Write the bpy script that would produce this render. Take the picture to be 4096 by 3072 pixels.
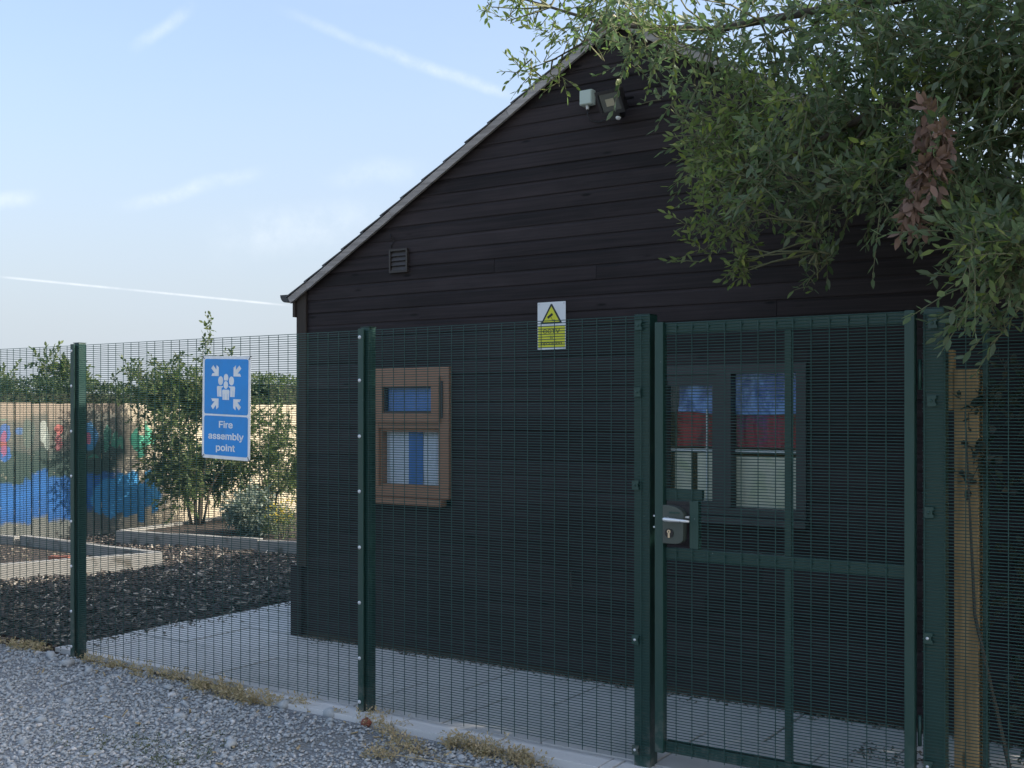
import bpy, bmesh, math, random
import numpy as np
from mathutils import Vector, Matrix

for o in list(bpy.data.objects):
    bpy.data.objects.remove(o, do_unlink=True)
scene = bpy.context.scene
COL = scene.collection
R = math.radians
random.seed(7)
rng = np.random.default_rng(11)

# ------------------------------------------------------------------ camera
cam_d = bpy.data.cameras.new('camera')
cam = bpy.data.objects.new('camera', cam_d)
COL.objects.link(cam)
cam.location = (6.455, -4.516, 1.610)
cam.rotation_euler = (R(90), 0, R(33.573))
cam_d.sensor_width = 36
cam_d.lens = 39.06
cam_d.shift_y = 0.02554
cam_d.clip_start = 0.05
cam_d.clip_end = 3000
scene.camera = cam

# ------------------------------------------------------------------ sun, sky, exposure
SUN_EL = R(33)
SUN_AZ = (0.93, 0.37)            # horizontal direction towards the sun
_n = math.hypot(*SUN_AZ)
SUN = Vector((SUN_AZ[0] / _n * math.cos(SUN_EL), SUN_AZ[1] / _n * math.cos(SUN_EL), math.sin(SUN_EL)))
sun_d = bpy.data.lights.new('sun', 'SUN')
sun_d.energy = 2.3
sun_d.angle = R(0.53)
sun_d.color = (1.0, 0.93, 0.82)
sun = bpy.data.objects.new('sun', sun_d)
COL.objects.link(sun)
sun.location = SUN * 60
sun.rotation_euler = SUN.to_track_quat('Z', 'Y').to_euler()

scene.view_settings.view_transform = 'Standard'
scene.view_settings.look = 'None'
scene.view_settings.exposure = 1.42
scene.cycles.max_bounces = 6
scene.cycles.diffuse_bounces = 3
scene.cycles.glossy_bounces = 2
scene.cycles.transmission_bounces = 3
scene.cycles.transparent_max_bounces = 8
scene.view_settings.gamma = 1.0
scene.view_settings.use_curve_mapping = False

world = bpy.data.worlds.new('World')
scene.world = world
world.use_nodes = True
wn = world.node_tree.nodes
wl = world.node_tree.links
wn.clear()


def wnode(t, **kw):
    n = wn.new(t)
    for k, v in kw.items():
        setattr(n, k, v)
    return n


def wmath(op, a, b=None, c=None, clamp=False):
    n = wnode('ShaderNodeMath', operation=op, use_clamp=clamp)
    for i, v in enumerate((a, b, c)):
        if v is None:
            continue
        if isinstance(v, (int, float)):
            n.inputs[i].default_value = v
        else:
            wl.new(v, n.inputs[i])
    return n.outputs[0]


w_out = wnode('ShaderNodeOutputWorld')
w_bg = wnode('ShaderNodeBackground')
w_bg.inputs['Strength'].default_value = 0.125
sky = wnode('ShaderNodeTexSky', sky_type='NISHITA')
sky.sun_disc = False
sky.sun_elevation = SUN_EL
sky.sun_rotation = math.atan2(SUN.x, SUN.y)
sky.altitude = 30
sky.air_density = 1.0
sky.dust_density = 5.0
sky.ozone_density = 1.0
w_tc = wnode('ShaderNodeTexCoord')
w_nrm = wnode('ShaderNodeVectorMath', operation='NORMALIZE')
wl.new(w_tc.outputs['Generated'], w_nrm.inputs[0])
WD = w_nrm.outputs[0]


def wdot(v):
    n = wnode('ShaderNodeVectorMath', operation='DOT_PRODUCT')
    wl.new(WD, n.inputs[0])
    n.inputs[1].default_value = tuple(v)
    return n.outputs['Value']


w_noise = wnode('ShaderNodeTexNoise')
w_noise.inputs['Scale'].default_value = 16
w_noise.inputs['Detail'].default_value = 5
wl.new(WD, w_noise.inputs['Vector'])
w_wob = wmath('MULTIPLY', wmath('SUBTRACT', w_noise.outputs['Fac'], 0.5), 1.0)


w_fib = wnode('ShaderNodeTexNoise')
w_fib.inputs['Scale'].default_value = 34
w_fib.inputs['Detail'].default_value = 6
w_fib.inputs['Roughness'].default_value = 0.65
wl.new(WD, w_fib.inputs['Vector'])


def smooth(x, a, b):
    n = wnode('ShaderNodeMapRange', interpolation_type='SMOOTHSTEP')
    wl.new(x, n.inputs['Value'])
    n.inputs['From Min'].default_value = a
    n.inputs['From Max'].default_value = b
    return n.outputs['Result']


def streak(d1, d2, width, strength, wob, fade):
    """condensation trail / cirrus streak: a great-circle band between two sky directions"""
    a = Vector(d1).normalized()
    b = Vector(d2).normalized()
    nrm = a.cross(b).normalized()
    mid = (a + b).normalized()
    tan = nrm.cross(mid).normalized()
    half = abs(a.dot(tan))
    d = wmath('ADD', wdot(nrm), wmath('MULTIPLY', w_wob, wob))
    band = wmath('SUBTRACT', 1.0, smooth(wmath('ABSOLUTE', d), 0.0, width))
    t = wmath('ABSOLUTE', wdot(tan))
    seg = wmath('SUBTRACT', 1.0, smooth(t, half * (1 - fade), half * (1 + fade * 0.5)))
    front = wmath('GREATER_THAN', wdot(mid), 0.2)
    m = wmath('MULTIPLY', wmath('MULTIPLY', band, seg), front)
    fib = smooth(w_fib.outputs['Fac'], 0.28, 0.72)
    m = wmath('MULTIPLY', m, wmath('ADD', wmath('MULTIPLY', fib, 1.1), 0.25))
    return wmath('MULTIPLY', m, strength * 0.85)


STREAKS = [  # high contrails and ice-cloud wisps
    ((-0.937, 0.578, 0.1200), (-0.723, 0.7197, 0.0945), 0.0015, 0.50, 0.000, 0.25),
    ((-0.7227, 0.7213, 0.3588), (-0.6380, 0.7800, 0.3180), 0.0065, 0.15, 0.012, 0.60),
    ((-0.6560, 0.7690, 0.3280), (-0.5516, 0.8341, 0.2817), 0.0075, 0.27, 0.010, 0.40),
    ((-0.8433, 0.6405, 0.1850), (-0.7400, 0.7070, 0.2120), 0.0095, 0.24, 0.014, 0.60),
    ((-0.8380, 0.6450, 0.3300), (-0.7920, 0.6720, 0.3640), 0.0080, 0.22, 0.018, 0.65),
    ((-0.9600, 0.5600, 0.1820), (-0.9080, 0.5960, 0.1930), 0.0090, 0.25, 0.016, 0.6),
    ((-0.6900, 0.7400, 0.2080), (-0.6200, 0.7900, 0.2180), 0.0160, 0.14, 0.020, 0.7),
    ((-0.7800, 0.6900, 0.1500), (-0.6600, 0.7700, 0.1750), 0.0300, 0.20, 0.020, 0.7),
]
tot = None
for s_ in STREAKS:
    m_ = streak(*s_)
    tot = m_ if tot is None else wmath('ADD', tot, m_)
# thin veil of cirrus everywhere
w_map = wnode('ShaderNodeMapping')
w_map.inputs['Scale'].default_value = (2.2, 2.2, 9.0)
w_map.inputs['Rotation'].default_value = (0.12, 0.2, 0.3)
wl.new(WD, w_map.inputs['Vector'])
w_n2 = wnode('ShaderNodeTexNoise')
w_n2.inputs['Scale'].default_value = 1.6
w_n2.inputs['Detail'].default_value = 6
w_n2.inputs['Roughness'].default_value = 0.55
wl.new(w_map.outputs[0], w_n2.inputs['Vector'])
veil = wmath('ADD', wmath('MULTIPLY', smooth(w_n2.outputs['Fac'], 0.42, 0.80), 0.14), 0.35)
hz = wnode('ShaderNodeSeparateXYZ')
wl.new(WD, hz.inputs[0])
haze_f = wmath('MULTIPLY', wmath('SUBTRACT', 1.0, smooth(hz.outputs['Z'], -0.02, 0.34)), 0.80)
w_mix0 = wnode('ShaderNodeMix', data_type='RGBA')
wl.new(veil, w_mix0.inputs['Factor'])
wl.new(sky.outputs[0], w_mix0.inputs['A'])
w_mix0.inputs['B'].default_value = (1.85, 2.4, 3.3, 1)
w_mix1 = wnode('ShaderNodeMix', data_type='RGBA')
wl.new(haze_f, w_mix1.inputs['Factor'])
wl.new(w_mix0.outputs['Result'], w_mix1.inputs['A'])
w_mix1.inputs['B'].default_value = (2.15, 2.35, 2.55, 1)
w_mix = wnode('ShaderNodeMix', data_type='RGBA')
wl.new(tot, w_mix.inputs['Factor'])
wl.new(w_mix1.outputs['Result'], w_mix.inputs['A'])
w_mix.inputs['B'].default_value = (3.6, 3.75, 3.9, 1)
wl.new(w_mix.outputs['Result'], w_bg.inputs['Color'])
wl.new(w_bg.outputs[0], w_out.inputs['Surface'])

# ------------------------------------------------------------------ materials


class NT:
    """small helper round a material's node tree"""

    def __init__(self, name):
        self.m = bpy.data.materials.new(name)
        self.m.use_nodes = True
        self.n = self.m.node_tree.nodes
        self.l = self.m.node_tree.links
        self.b = self.n['Principled BSDF']
        self.out = self.n['Material Output']

    def new(self, t, **kw):
        n = self.n.new(t)
        for k, v in kw.items():
            setattr(n, k, v)
        return n

    def put(self, sock, v):
        if hasattr(v, 'is_linked') or hasattr(v, 'links'):
            self.l.new(v, sock)
        elif isinstance(v, (tuple, list)) and len(v) == 3 and sock.type == 'RGBA':
            sock.default_value = (*v, 1)
        else:
            sock.default_value = v

    def math(self, op, a, b=None, c=None, clamp=False):
        n = self.new('ShaderNodeMath', operation=op, use_clamp=clamp)
        for i, v in enumerate((a, b, c)):
            if v is not None:
                self.put(n.inputs[i], v)
        return n.outputs[0]

    def mix(self, f, a, b, mode='MIX'):
        n = self.new('ShaderNodeMix', data_type='RGBA', blend_type=mode)
        self.put(n.inputs['Factor'], f)
        self.put(n.inputs['A'], a)
        self.put(n.inputs['B'], b)
        return n.outputs['Result']

    def coord(self, which='Object', scale=(1, 1, 1), offset=None):
        tc = self.new('ShaderNodeTexCoord')
        mp = self.new('ShaderNodeMapping')
        mp.inputs['Scale'].default_value = scale
        src = tc.outputs[which]
        if offset is not None:
            ad = self.new('ShaderNodeVectorMath', operation='ADD')
            self.l.new(src, ad.inputs[0])
            cmb = self.new('ShaderNodeCombineXYZ')
            for i in range(3):
                self.l.new(offset, cmb.inputs[i])
            self.l.new(cmb.outputs[0], ad.inputs[1])
            src = ad.outputs[0]
        self.l.new(src, mp.inputs['Vector'])
        return mp.outputs[0]

    def noise(self, vec, scale, detail=4, rough=0.55, out='Fac', dist=0.0):
        n = self.new('ShaderNodeTexNoise')
        n.inputs['Scale'].default_value = scale
        n.inputs['Detail'].default_value = detail
        n.inputs['Roughness'].default_value = rough
        n.inputs['Distortion'].default_value = dist
        self.l.new(vec, n.inputs['Vector'])
        return n.outputs[out]

    def voronoi(self, vec, scale, out='Distance', feature='F1'):
        n = self.new('ShaderNodeTexVoronoi', feature=feature)
        n.inputs['Scale'].default_value = scale
        self.l.new(vec, n.inputs['Vector'])
        return n.outputs[out]

    def range(self, v, a, b, c=0.0, d=1.0, smooth=True):
        n = self.new('ShaderNodeMapRange', interpolation_type='SMOOTHSTEP' if smooth else 'LINEAR')
        self.put(n.inputs['Value'], v)
        n.inputs['From Min'].default_value = a
        n.inputs['From Max'].default_value = b
        n.inputs['To Min'].default_value = c
        n.inputs['To Max'].default_value = d
        return n.outputs['Result']

    def ramp(self, f, stops, interp='LINEAR'):
        n = self.new('ShaderNodeValToRGB')
        n.color_ramp.interpolation = interp
        el = n.color_ramp.elements
        while len(el) < len(stops):
            el.new(0.5)
        for e, (p, c) in zip(el, stops):
            e.position = p
            e.color = (*c, 1)
        self.put(n.inputs['Fac'], f)
        return n.outputs['Color']

    def bump(self, h, strength=0.3, dist=0.01):
        n = self.new('ShaderNodeBump')
        n.inputs['Strength'].default_value = strength
        n.inputs['Distance'].default_value = dist
        self.l.new(h, n.inputs['Height'])
        self.l.new(n.outputs[0], self.b.inputs['Normal'])

    def objrand(self):
        return self.new('ShaderNodeObjectInfo').outputs['Random']

    def island(self):
        return self.new('ShaderNodeNewGeometry').outputs['Random Per Island']

    def xyz(self, which='Object'):
        tc = self.new('ShaderNodeTexCoord')
        s = self.new('ShaderNodeSeparateXYZ')
        self.l.new(tc.outputs[which], s.inputs[0])
        return s.outputs

    def done(self, col, rough=0.6, metal=0.0, spec=0.5):
        self.put(self.b.inputs['Base Color'], col)
        self.put(self.b.inputs['Roughness'], rough)
        self.b.inputs['Metallic'].default_value = metal
        self.b.inputs['Specular IOR Level'].default_value = spec
        return self.m


def plain(name, col, rough=0.5, metal=0.0, var=0.12, scale=14, bump=0.0, spec=0.5):
    t = NT(name)
    v = t.coord()
    f = t.noise(v, scale)
    c2 = tuple(x * (1 - var) for x in col)
    c3 = tuple(min(1, x * (1 + var)) for x in col)
    c = t.mix(f, c2, c3)
    if bump:
        t.bump(t.noise(v, scale * 6), bump, 0.004)
    return t.done(c, t.range(f, 0.2, 0.8, max(0.02, rough - 0.06), min(1, rough + 0.08)), metal, spec)


def stained_boards(name, dark, light, along='X'):
    """stained softwood cladding: grain along one axis, knots, per-board tone"""
    t = NT(name)
    rnd = t.objrand()
    off = t.math('MULTIPLY', rnd, 37.0)
    sc = {'X': (0.7, 9, 26), 'Y': (9, 0.7, 26), 'Z': (20, 20, 0.9)}[along]
    v = t.coord(scale=sc, offset=off)
    g = t.noise(v, 2.2, 6, 0.62, dist=0.4)
    ks = {'X': (2.3, 2.0, 9), 'Y': (2.0, 2.3, 9), 'Z': (9, 9, 2.3)}[along]
    vk = t.coord(scale=ks, offset=off)
    kn = t.voronoi(vk, 1.0)
    knot = t.range(kn, 0.035, 0.115, 1.0, 0.0)
    wide = t.noise(t.coord(scale=(1, 1, 1.4)), 1.4, 3)
    f = t.math('ADD', t.math('MULTIPLY', g, 0.80), t.math('MULTIPLY', rnd, 0.16))
    f = t.math('ADD', f, t.math('MULTIPLY', wide, 0.25))
    c = t.mix(t.range(f, 0.34, 0.88), dark, light)
    fade = t.range(t.noise(t.coord(scale=(0.8, 0.8, 3.0), offset=off), 1.3, 5, 0.65), 0.50, 0.78)
    c = t.mix(t.math('MULTIPLY', fade, 0.35), c, tuple(min(1, x * 1.7) for x in light))
    c = t.mix(t.math('MULTIPLY', knot, 0.85), c, tuple(x * 0.30 for x in dark))
    t.bump(t.math('SUBTRACT', g, t.math('MULTIPLY', knot, 0.4)), 0.35, 0.003)
    return t.done(c, t.range(g, 0.2, 0.8, 0.55, 0.78), 0.0, 0.22)


def glass(name, rough=0.02, tint=(0.93, 0.96, 0.97)):
    t = NT(name)
    t.n.remove(t.b)
    tr = t.new('ShaderNodeBsdfTransparent')
    tr.inputs['Color'].default_value = (*tint, 1)
    gl = t.new('ShaderNodeBsdfGlossy')
    gl.inputs['Roughness'].default_value = rough
    fr = t.new('ShaderNodeFresnel')
    fr.inputs['IOR'].default_value = 1.52
    geo = t.new('ShaderNodeNewGeometry')
    f = t.math('MULTIPLY', fr.outputs[0], 1.7, clamp=True)
    f = t.math('MULTIPLY', f, t.math('SUBTRACT', 1.0, geo.outputs['Backfacing']))
    mx = t.new('ShaderNodeMixShader')
    t.l.new(f, mx.inputs[0])
    t.l.new(tr.outputs[0], mx.inputs[1])
    t.l.new(gl.outputs[0], mx.inputs[2])
    t.l.new(mx.outputs[0], t.out.inputs['Surface'])
    return t.m


def leaf_mat(name, cols, under, trans=0.30, rough=0.5):
    """leaves: tone per leaf, paler underside, light shining through"""
    t = NT(name)
    isl = t.island()
    c = t.ramp(isl, [(i / (len(cols) - 1), k) for i, k in enumerate(cols)])
    geo = t.new('ShaderNodeNewGeometry')
    c = t.mix(t.math('MULTIPLY', geo.outputs['Backfacing'], 0.75), c, under)
    t.done(c, rough, 0.0, 0.4)
    tl = t.new('ShaderNodeBsdfTranslucent')
    bright = t.mix(1.0, c, (1.05, 1.40, 0.80), 'MULTIPLY')
    t.l.new(bright, tl.inputs['Color'])
    mx = t.new('ShaderNodeMixShader')
    mx.inputs[0].default_value = trans
    t.l.new(t.b.outputs[0], mx.inputs[1])
    t.l.new(tl.outputs[0], mx.inputs[2])
    t.l.new(mx.outputs[0], t.out.inputs['Surface'])
    return t.m


def islands(name, cols, rough=0.8, bump=0.3, bscale=180, spec=0.3):
    t = NT(name)
    c = t.ramp(t.island(), [(i / (len(cols) - 1), k) for i, k in enumerate(cols)])
    v = t.coord()
    n = t.noise(v, bscale, 3)
    c = t.mix(t.math('MULTIPLY', t.range(n, 0.3, 0.7), 0.35), c, tuple(0.6 * x for x in cols[len(cols) // 2]))
    if bump:
        t.bump(n, bump, 0.003)
    return t.done(c, rough, 0, spec)


def _wire():
    t = NT('green_polyester_coating')
    v = t.coord()
    n = t.noise(v, 30, 3)
    c = t.mix(n, (0.018, 0.060, 0.053), (0.030, 0.082, 0.073))
    return t.done(c, 0.42, 0.0, 0.32)


def _steel_green():
    t = NT('green_powder_coat')
    v = t.coord()
    n = t.noise(v, 5, 5)
    fine = t.noise(v, 70, 3)
    scuff = t.range(t.noise(t.coord(scale=(30, 30, 2)), 3.0, 6), 0.60, 0.78)
    c = t.mix(n, (0.011, 0.045, 0.036), (0.018, 0.060, 0.049))
    c = t.mix(t.math('MULTIPLY', scuff, 0.30), c, (0.07, 0.10, 0.085))
    X, Y, Z = t.xyz()
    splash = t.math('MULTIPLY', t.range(Z, 0.02, 0.42, 1.0, 0.0), t.range(t.noise(v, 22, 5, 0.7), 0.42, 0.66))
    c = t.mix(t.math('MULTIPLY', splash, 0.55), c, (0.17, 0.16, 0.14))
    chip = t.range(t.voronoi(t.coord(scale=(1, 1, 0.6)), 26), 0.05, 0.075, 1.0, 0.0)
    c = t.mix(t.math('MULTIPLY', chip, t.range(n, 0.55, 0.62)), c, (0.16, 0.18, 0.17))
    t.bump(fine, 0.08, 0.001)
    return t.done(c, t.range(n, 0.3, 0.7, 0.32, 0.50), 0.0, 0.5)


def _slab():
    t = NT('concrete_slab')
    r = t.objrand()
    v = t.coord(offset=t.math('MULTIPLY', r, 9.0))
    n = t.noise(v, 3.0, 6, 0.6)
    fine = t.noise(v, 90, 4, 0.7)
    stain = t.range(t.noise(v, 1.7, 5, 0.6), 0.52, 0.74)
    c = t.mix(n, (0.60, 0.60, 0.59), (0.70, 0.69, 0.67))
    c = t.mix(t.math('MULTIPLY', stain, 0.45), c, (0.40, 0.40, 0.38))
    c = t.mix(t.range(fine, 0.55, 0.75), c, (0.48, 0.48, 0.47))
    c = t.mix(t.math('MULTIPLY', r, 0.25), c, (0.58, 0.56, 0.53))
    spot = t.range(t.voronoi(v, 7.0), 0.03, 0.07, 1.0, 0.0)
    c = t.mix(t.math('MULTIPLY', spot, 0.6), c, (0.16, 0.155, 0.14))
    t.bump(fine, 0.25, 0.003)
    return t.done(c, 0.85, 0, 0.25)


def _gravel_sheet():
    t = NT('gravel_bed')
    v = t.coord()
    d = t.voronoi(v, 62)
    col = t.voronoi(v, 62, 'Color')
    sep = t.new('ShaderNodeSeparateColor')
    t.l.new(col, sep.inputs[0])
    c = t.ramp(sep.outputs[0], [(0, (0.27, 0.295, 0.31)), (0.6, (0.35, 0.375, 0.39)), (1, (0.43, 0.45, 0.45))])
    c = t.mix(t.range(d, 0.25, 0.6), c, (0.21, 0.22, 0.23))
    c = t.mix(t.math('MULTIPLY', t.range(t.noise(v, 1.1, 4), 0.55, 0.75), 0.5), c, (0.22, 0.21, 0.175))
    t.bump(t.math('MULTIPLY', d, -1.0), 0.9, 0.012)
    return t.done(c, 0.9, 0, 0.2)


def _ground():
    t = NT('rough_grass_ground')
    v = t.coord()
    n = t.noise(v, 0.4, 6, 0.6)
    f = t.noise(v, 25, 5, 0.7)
    c = t.mix(n, (0.10, 0.11, 0.045), (0.19, 0.165, 0.085))
    c = t.mix(t.math('MULTIPLY', f, 0.6), c, (0.06, 0.07, 0.03))
    t.bump(f, 0.6, 0.03)
    return t.done(c, 0.95, 0, 0.15)


def _soil():
    t = NT('dark_soil')
    v = t.coord()
    n = t.noise(v, 16, 6, 0.7)
    c = t.mix(n, (0.040, 0.033, 0.029), (0.12, 0.10, 0.085))
    t.bump(n, 0.9, 0.03)
    return t.done(c, 0.95, 0, 0.15)


def _sleeper():
    t = NT('weathered_sleeper_wood')
    r = t.objrand()
    v = t.coord(which='Generated', scale=(1.2, 9, 9), offset=t.math('MULTIPLY', r, 11))
    g = t.noise(v, 3, 7, 0.65, dist=0.5)
    c = t.mix(g, (0.15, 0.145, 0.13), (0.44, 0.43, 0.40))
    c = t.mix(t.range(t.noise(t.coord(), 5, 5), 0.55, 0.75), c, (0.12, 0.11, 0.09))
    t.bump(g, 0.5, 0.006)
    return t.done(c, 0.85, 0, 0.2)


def _upvc():
    t = NT('golden_oak_frame')
    v = t.coord(scale=(4, 4, 60))
    g = t.noise(v, 2.0, 5)
    c = t.mix(g, (0.24, 0.125, 0.072), (0.35, 0.195, 0.118))
    t.bump(g, 0.12, 0.001)
    return t.done(c, 0.42, 0, 0.5)


def _paling():
    """close-boarded fence: bare weathered boards with a mural brushed on the left half"""
    t = NT('painted_paling_boards')
    r = t.objrand()
    v = t.coord(scale=(6, 14, 0.9), offset=t.math('MULTIPLY', r, 13))
    g = t.noise(v, 2.5, 6, 0.6)
    wood = t.mix(g, (0.42, 0.36, 0.26), (0.58, 0.51, 0.38))
    wood = t.mix(t.math('MULTIPLY', r, 0.5), wood, (0.36, 0.32, 0.25))
    X, Y, Z = t.xyz()
    vo = t.coord()
    wob = t.math('MULTIPLY', t.math('SUBTRACT', t.noise(vo, 3.2, 3), 0.5), 0.34)
    jig = t.math('MULTIPLY', t.math('SUBTRACT', r, 0.5), 0.17)
    zz = t.math('ADD', t.math('ADD', Z, wob), jig)
    yy = t.math('ADD', Y, t.math('MULTIPLY', wob, 1.6))
    band = t.ramp(t.math('DIVIDE', zz, 1.75),
                  [(0.0, (0.13, 0.135, 0.125)), (0.135, (0.12, 0.13, 0.12)), (0.165, (0.022, 0.085, 0.25)), (0.33, (0.026, 0.115, 0.33)),
                   (0.445, (0.026, 0.095, 0.26)), (0.465, (0.036, 0.062, 0.054)), (0.64, (0.048, 0.070, 0.062)),
                   (0.66, (0.085, 0.095, 0.085)), (0.86, (0.13, 0.13, 0.11)), (0.92, (0.25, 0.21, 0.165)), (1.0, (0.27, 0.225, 0.175))])
    # flower heads and letters painted above the grass band
    vv = t.new('ShaderNodeTexVoronoi', feature='F1')
    vv.inputs['Scale'].default_value = 1.0
    t.l.new(t.coord(scale=(0.01, 2.6, 3.4)), vv.inputs['Vector'])
    fl = t.range(vv.outputs['Distance'], 0.20, 0.26, 1.0, 0.0)
    sc_ = t.new('ShaderNodeSeparateColor')
    t.l.new(vv.outputs['Color'], sc_.inputs[0])
    fcol = t.ramp(sc_.outputs[0], [(0.0, (0.03, 0.17, 0.50)), (0.3, (0.42, 0.09, 0.08)), (0.55, (0.50, 0.53, 0.46)),
                                   (0.75, (0.05, 0.30, 0.20)), (0.95, (0.06, 0.28, 0.52))], 'CONSTANT')
    inz = t.math('MULTIPLY', t.math('GREATER_THAN', Z, 0.98), t.math('LESS_THAN', Z, 1.50))
    core = t.range(vv.outputs['Distance'], 0.09, 0.12, 1.0, 0.0)
    fcol = t.mix(core, fcol, (0.42, 0.08, 0.07))
    band = t.mix(t.math('MULTIPLY', t.math('MULTIPLY', fl, inz), 0.45), band, fcol)
    wb2 = t.math('MULTIPLY', t.math('SUBTRACT', t.noise(vo, 8, 2), 0.5), 0.10)
    for (ey, ez, ry, rz, colr) in ((3.344, 1.33, 0.10, 0.11, (0.03, 0.13, 0.42)), (3.344, 1.08, 0.10, 0.10, (0.03, 0.13, 0.42)), (3.335, 1.20, 0.05, 0.16, (0.34, 0.07, 0.07)),
                                   (3.66, 1.32, 0.09, 0.19, (0.10, 0.14, 0.12)), (3.87, 1.36, 0.06, 0.13, (0.42, 0.47, 0.43)), (3.92, 1.22, 0.05, 0.13, (0.38, 0.44, 0.40)),
                                   (4.083, 1.36, 0.06, 0.07, (0.55, 0.14, 0.13)), (4.083, 1.20, 0.05, 0.12, (0.30, 0.09, 0.11)),
                                   (4.52, 1.26, 0.15, 0.20, (0.05, 0.25, 0.50)), (4.51, 1.23, 0.06, 0.08, (0.50, 0.08, 0.08)),
                                   (4.80, 1.24, 0.06, 0.17, (0.05, 0.24, 0.17)), (4.93, 1.20, 0.06, 0.12, (0.06, 0.30, 0.20)), (5.03, 1.18, 0.05, 0.10, (0.08, 0.33, 0.22))):
        q1 = t.math('DIVIDE', t.math('ADD', t.math('SUBTRACT', Y, ey), wb2), ry)
        q2 = t.math('DIVIDE', t.math('ADD', t.math('SUBTRACT', Z, ez), wb2), rz)
        ee = t.math('ADD', t.math('MULTIPLY', q1, q1), t.math('MULTIPLY', q2, q2))
        band = t.mix(t.range(ee, 0.8, 1.05, 0.60, 0.0), band, colr)
    worn = t.range(t.noise(vo, 9, 5, 0.7), 0.62, 0.72)
    band = t.mix(t.math('MULTIPLY', worn, 0.55), band, wood)
    m1 = t.range(yy, 4.95, 5.10, 1.0, 0.0)
    c = t.mix(m1, wood, band)
    # a lighter blue pool to the right of the picture
    dy = t.math('DIVIDE', t.math('SUBTRACT', yy, 5.15), 0.62)
    dz = t.math('DIVIDE', t.math('SUBTRACT', zz, 0.42), 0.30)
    e = t.math('ADD', t.math('MULTIPLY', dy, dy), t.math('MULTIPLY', dz, dz))
    c = t.mix(t.range(e, 0.85, 1.1, 1.0, 0.0), c, (0.05, 0.24, 0.48))
    # mint leaf shape behind the shrub
    dy2 = t.math('DIVIDE', t.math('SUBTRACT', yy, 5.35), 0.22)
    dz2 = t.math('DIVIDE', t.math('SUBTRACT', zz, 1.18), 0.16)
    e2 = t.math('ADD', t.math('MULTIPLY', dy2, dy2), t.math('MULTIPLY', dz2, dz2))
    c = t.mix(t.range(e2, 0.8, 1.05, 1.0, 0.0), c, (0.12, 0.50, 0.33))
    t.bump(g, 0.3, 0.004)
    return t.done(c, 0.8, 0, 0.25)


def two_tone(name, a, b, scale, rough, bump=0.0, lo=0.42, hi=0.62, detail=4):
    t = NT(name)
    v = t.coord(scale=(1, 1, 0.8))
    n = t.noise(v, scale, detail, 0.6, dist=0.6)
    c = t.mix(t.range(n, lo, hi), a, b)
    if bump:
        t.bump(t.noise(v, scale * 2.5, 5), bump, 0.01)
    return t.done(c, rough, 0, 0.5)


M = {}
M['wire'] = _wire()
M['green'] = _steel_green()
M['slab'] = _slab()
M['gravel'] = _gravel_sheet()
M['ground'] = _ground()
M['soil'] = _soil()
M['sleeper'] = _sleeper()
M['oak'] = _upvc()
M['paling'] = _paling()
M['cladding'] = stained_boards('dark_stained_cladding', (0.0095, 0.0070, 0.0076), (0.047, 0.036, 0.038))
M['cladding_y'] = stained_boards('dark_stained_cladding_side', (0.020, 0.0155, 0.0165), (0.052, 0.042, 0.042), 'Y')
M['corner'] = stained_boards('dark_corner_trim', (0.036, 0.028, 0.023), (0.070, 0.056, 0.046), 'Z')
M['verge'] = stained_boards('weathered_verge_wood', (0.21, 0.185, 0.17), (0.46, 0.42, 0.39))
M['felt'] = plain('grey_felt_shingle', (0.115, 0.115, 0.12), 0.9, var=0.35, scale=60, bump=0.5)
M['ridge'] = plain('ridge_capping', (0.33, 0.27, 0.20), 0.85, var=0.3, scale=40, bump=0.4)
M['vent'] = plain('dark_brown_plastic', (0.038, 0.030, 0.026), 0.5)
M['darkframe'] = plain('dark_window_frame', (0.056, 0.054, 0.054), 0.5, var=0.25, spec=0.35)
M['gutter'] = plain('black_gutter_plastic', (0.022, 0.024, 0.026), 0.3)
M['white'] = two_tone('white_sign_plastic', (0.80, 0.81, 0.82), (0.68, 0.69, 0.69), 14, 0.38, 0.0, 0.45, 0.75, 6)
M['blue'] = two_tone('blue_sign_print', (0.014, 0.27, 0.71), (0.022, 0.24, 0.60), 8, 0.33, 0.0, 0.40, 0.75, 6)
M['yellow'] = plain('yellow_sign_print', (0.72, 0.70, 0.035), 0.4, var=0.05)
M['black'] = plain('black_print', (0.018, 0.024, 0.020), 0.5)
M['tie'] = plain('black_cable_tie', (0.012, 0.012, 0.013), 0.4)
M['zinc'] = plain('zinc_bolt_head', (0.62, 0.64, 0.66), 0.35, metal=0.35, var=0.1)
M['silver'] = plain('brushed_aluminium', (0.80, 0.81, 0.82), 0.28, metal=0.55, var=0.05)
M['brass'] = plain('brass_cylinder', (0.68, 0.54, 0.36), 0.35, metal=0.5)
M['lockbody'] = plain('grey_green_lock_case', (0.062, 0.078, 0.066), 0.45)
M['pale_plastic'] = plain('pale_grey_plastic', (0.50, 0.58, 0.52), 0.45, var=0.05)
M['lamp_black'] = plain('black_lamp_housing', (0.012, 0.012, 0.015), 0.35)
M['led'] = plain('led_chip', (0.42, 0.38, 0.27), 0.4)
M['lampglass'] = plain('floodlight_glass', (0.07, 0.08, 0.07), 0.12)
M['timber'] = stained_boards('treated_timber_post', (0.30, 0.19, 0.085), (0.55, 0.38, 0.19), 'Z')
M['bark'] = plain('tree_bark', (0.085, 0.070, 0.052), 0.9, var=0.4, scale=20, bump=0.8)
M['twig'] = plain('green_twig', (0.14, 0.145, 0.075), 0.8, var=0.4, scale=8)
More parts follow.
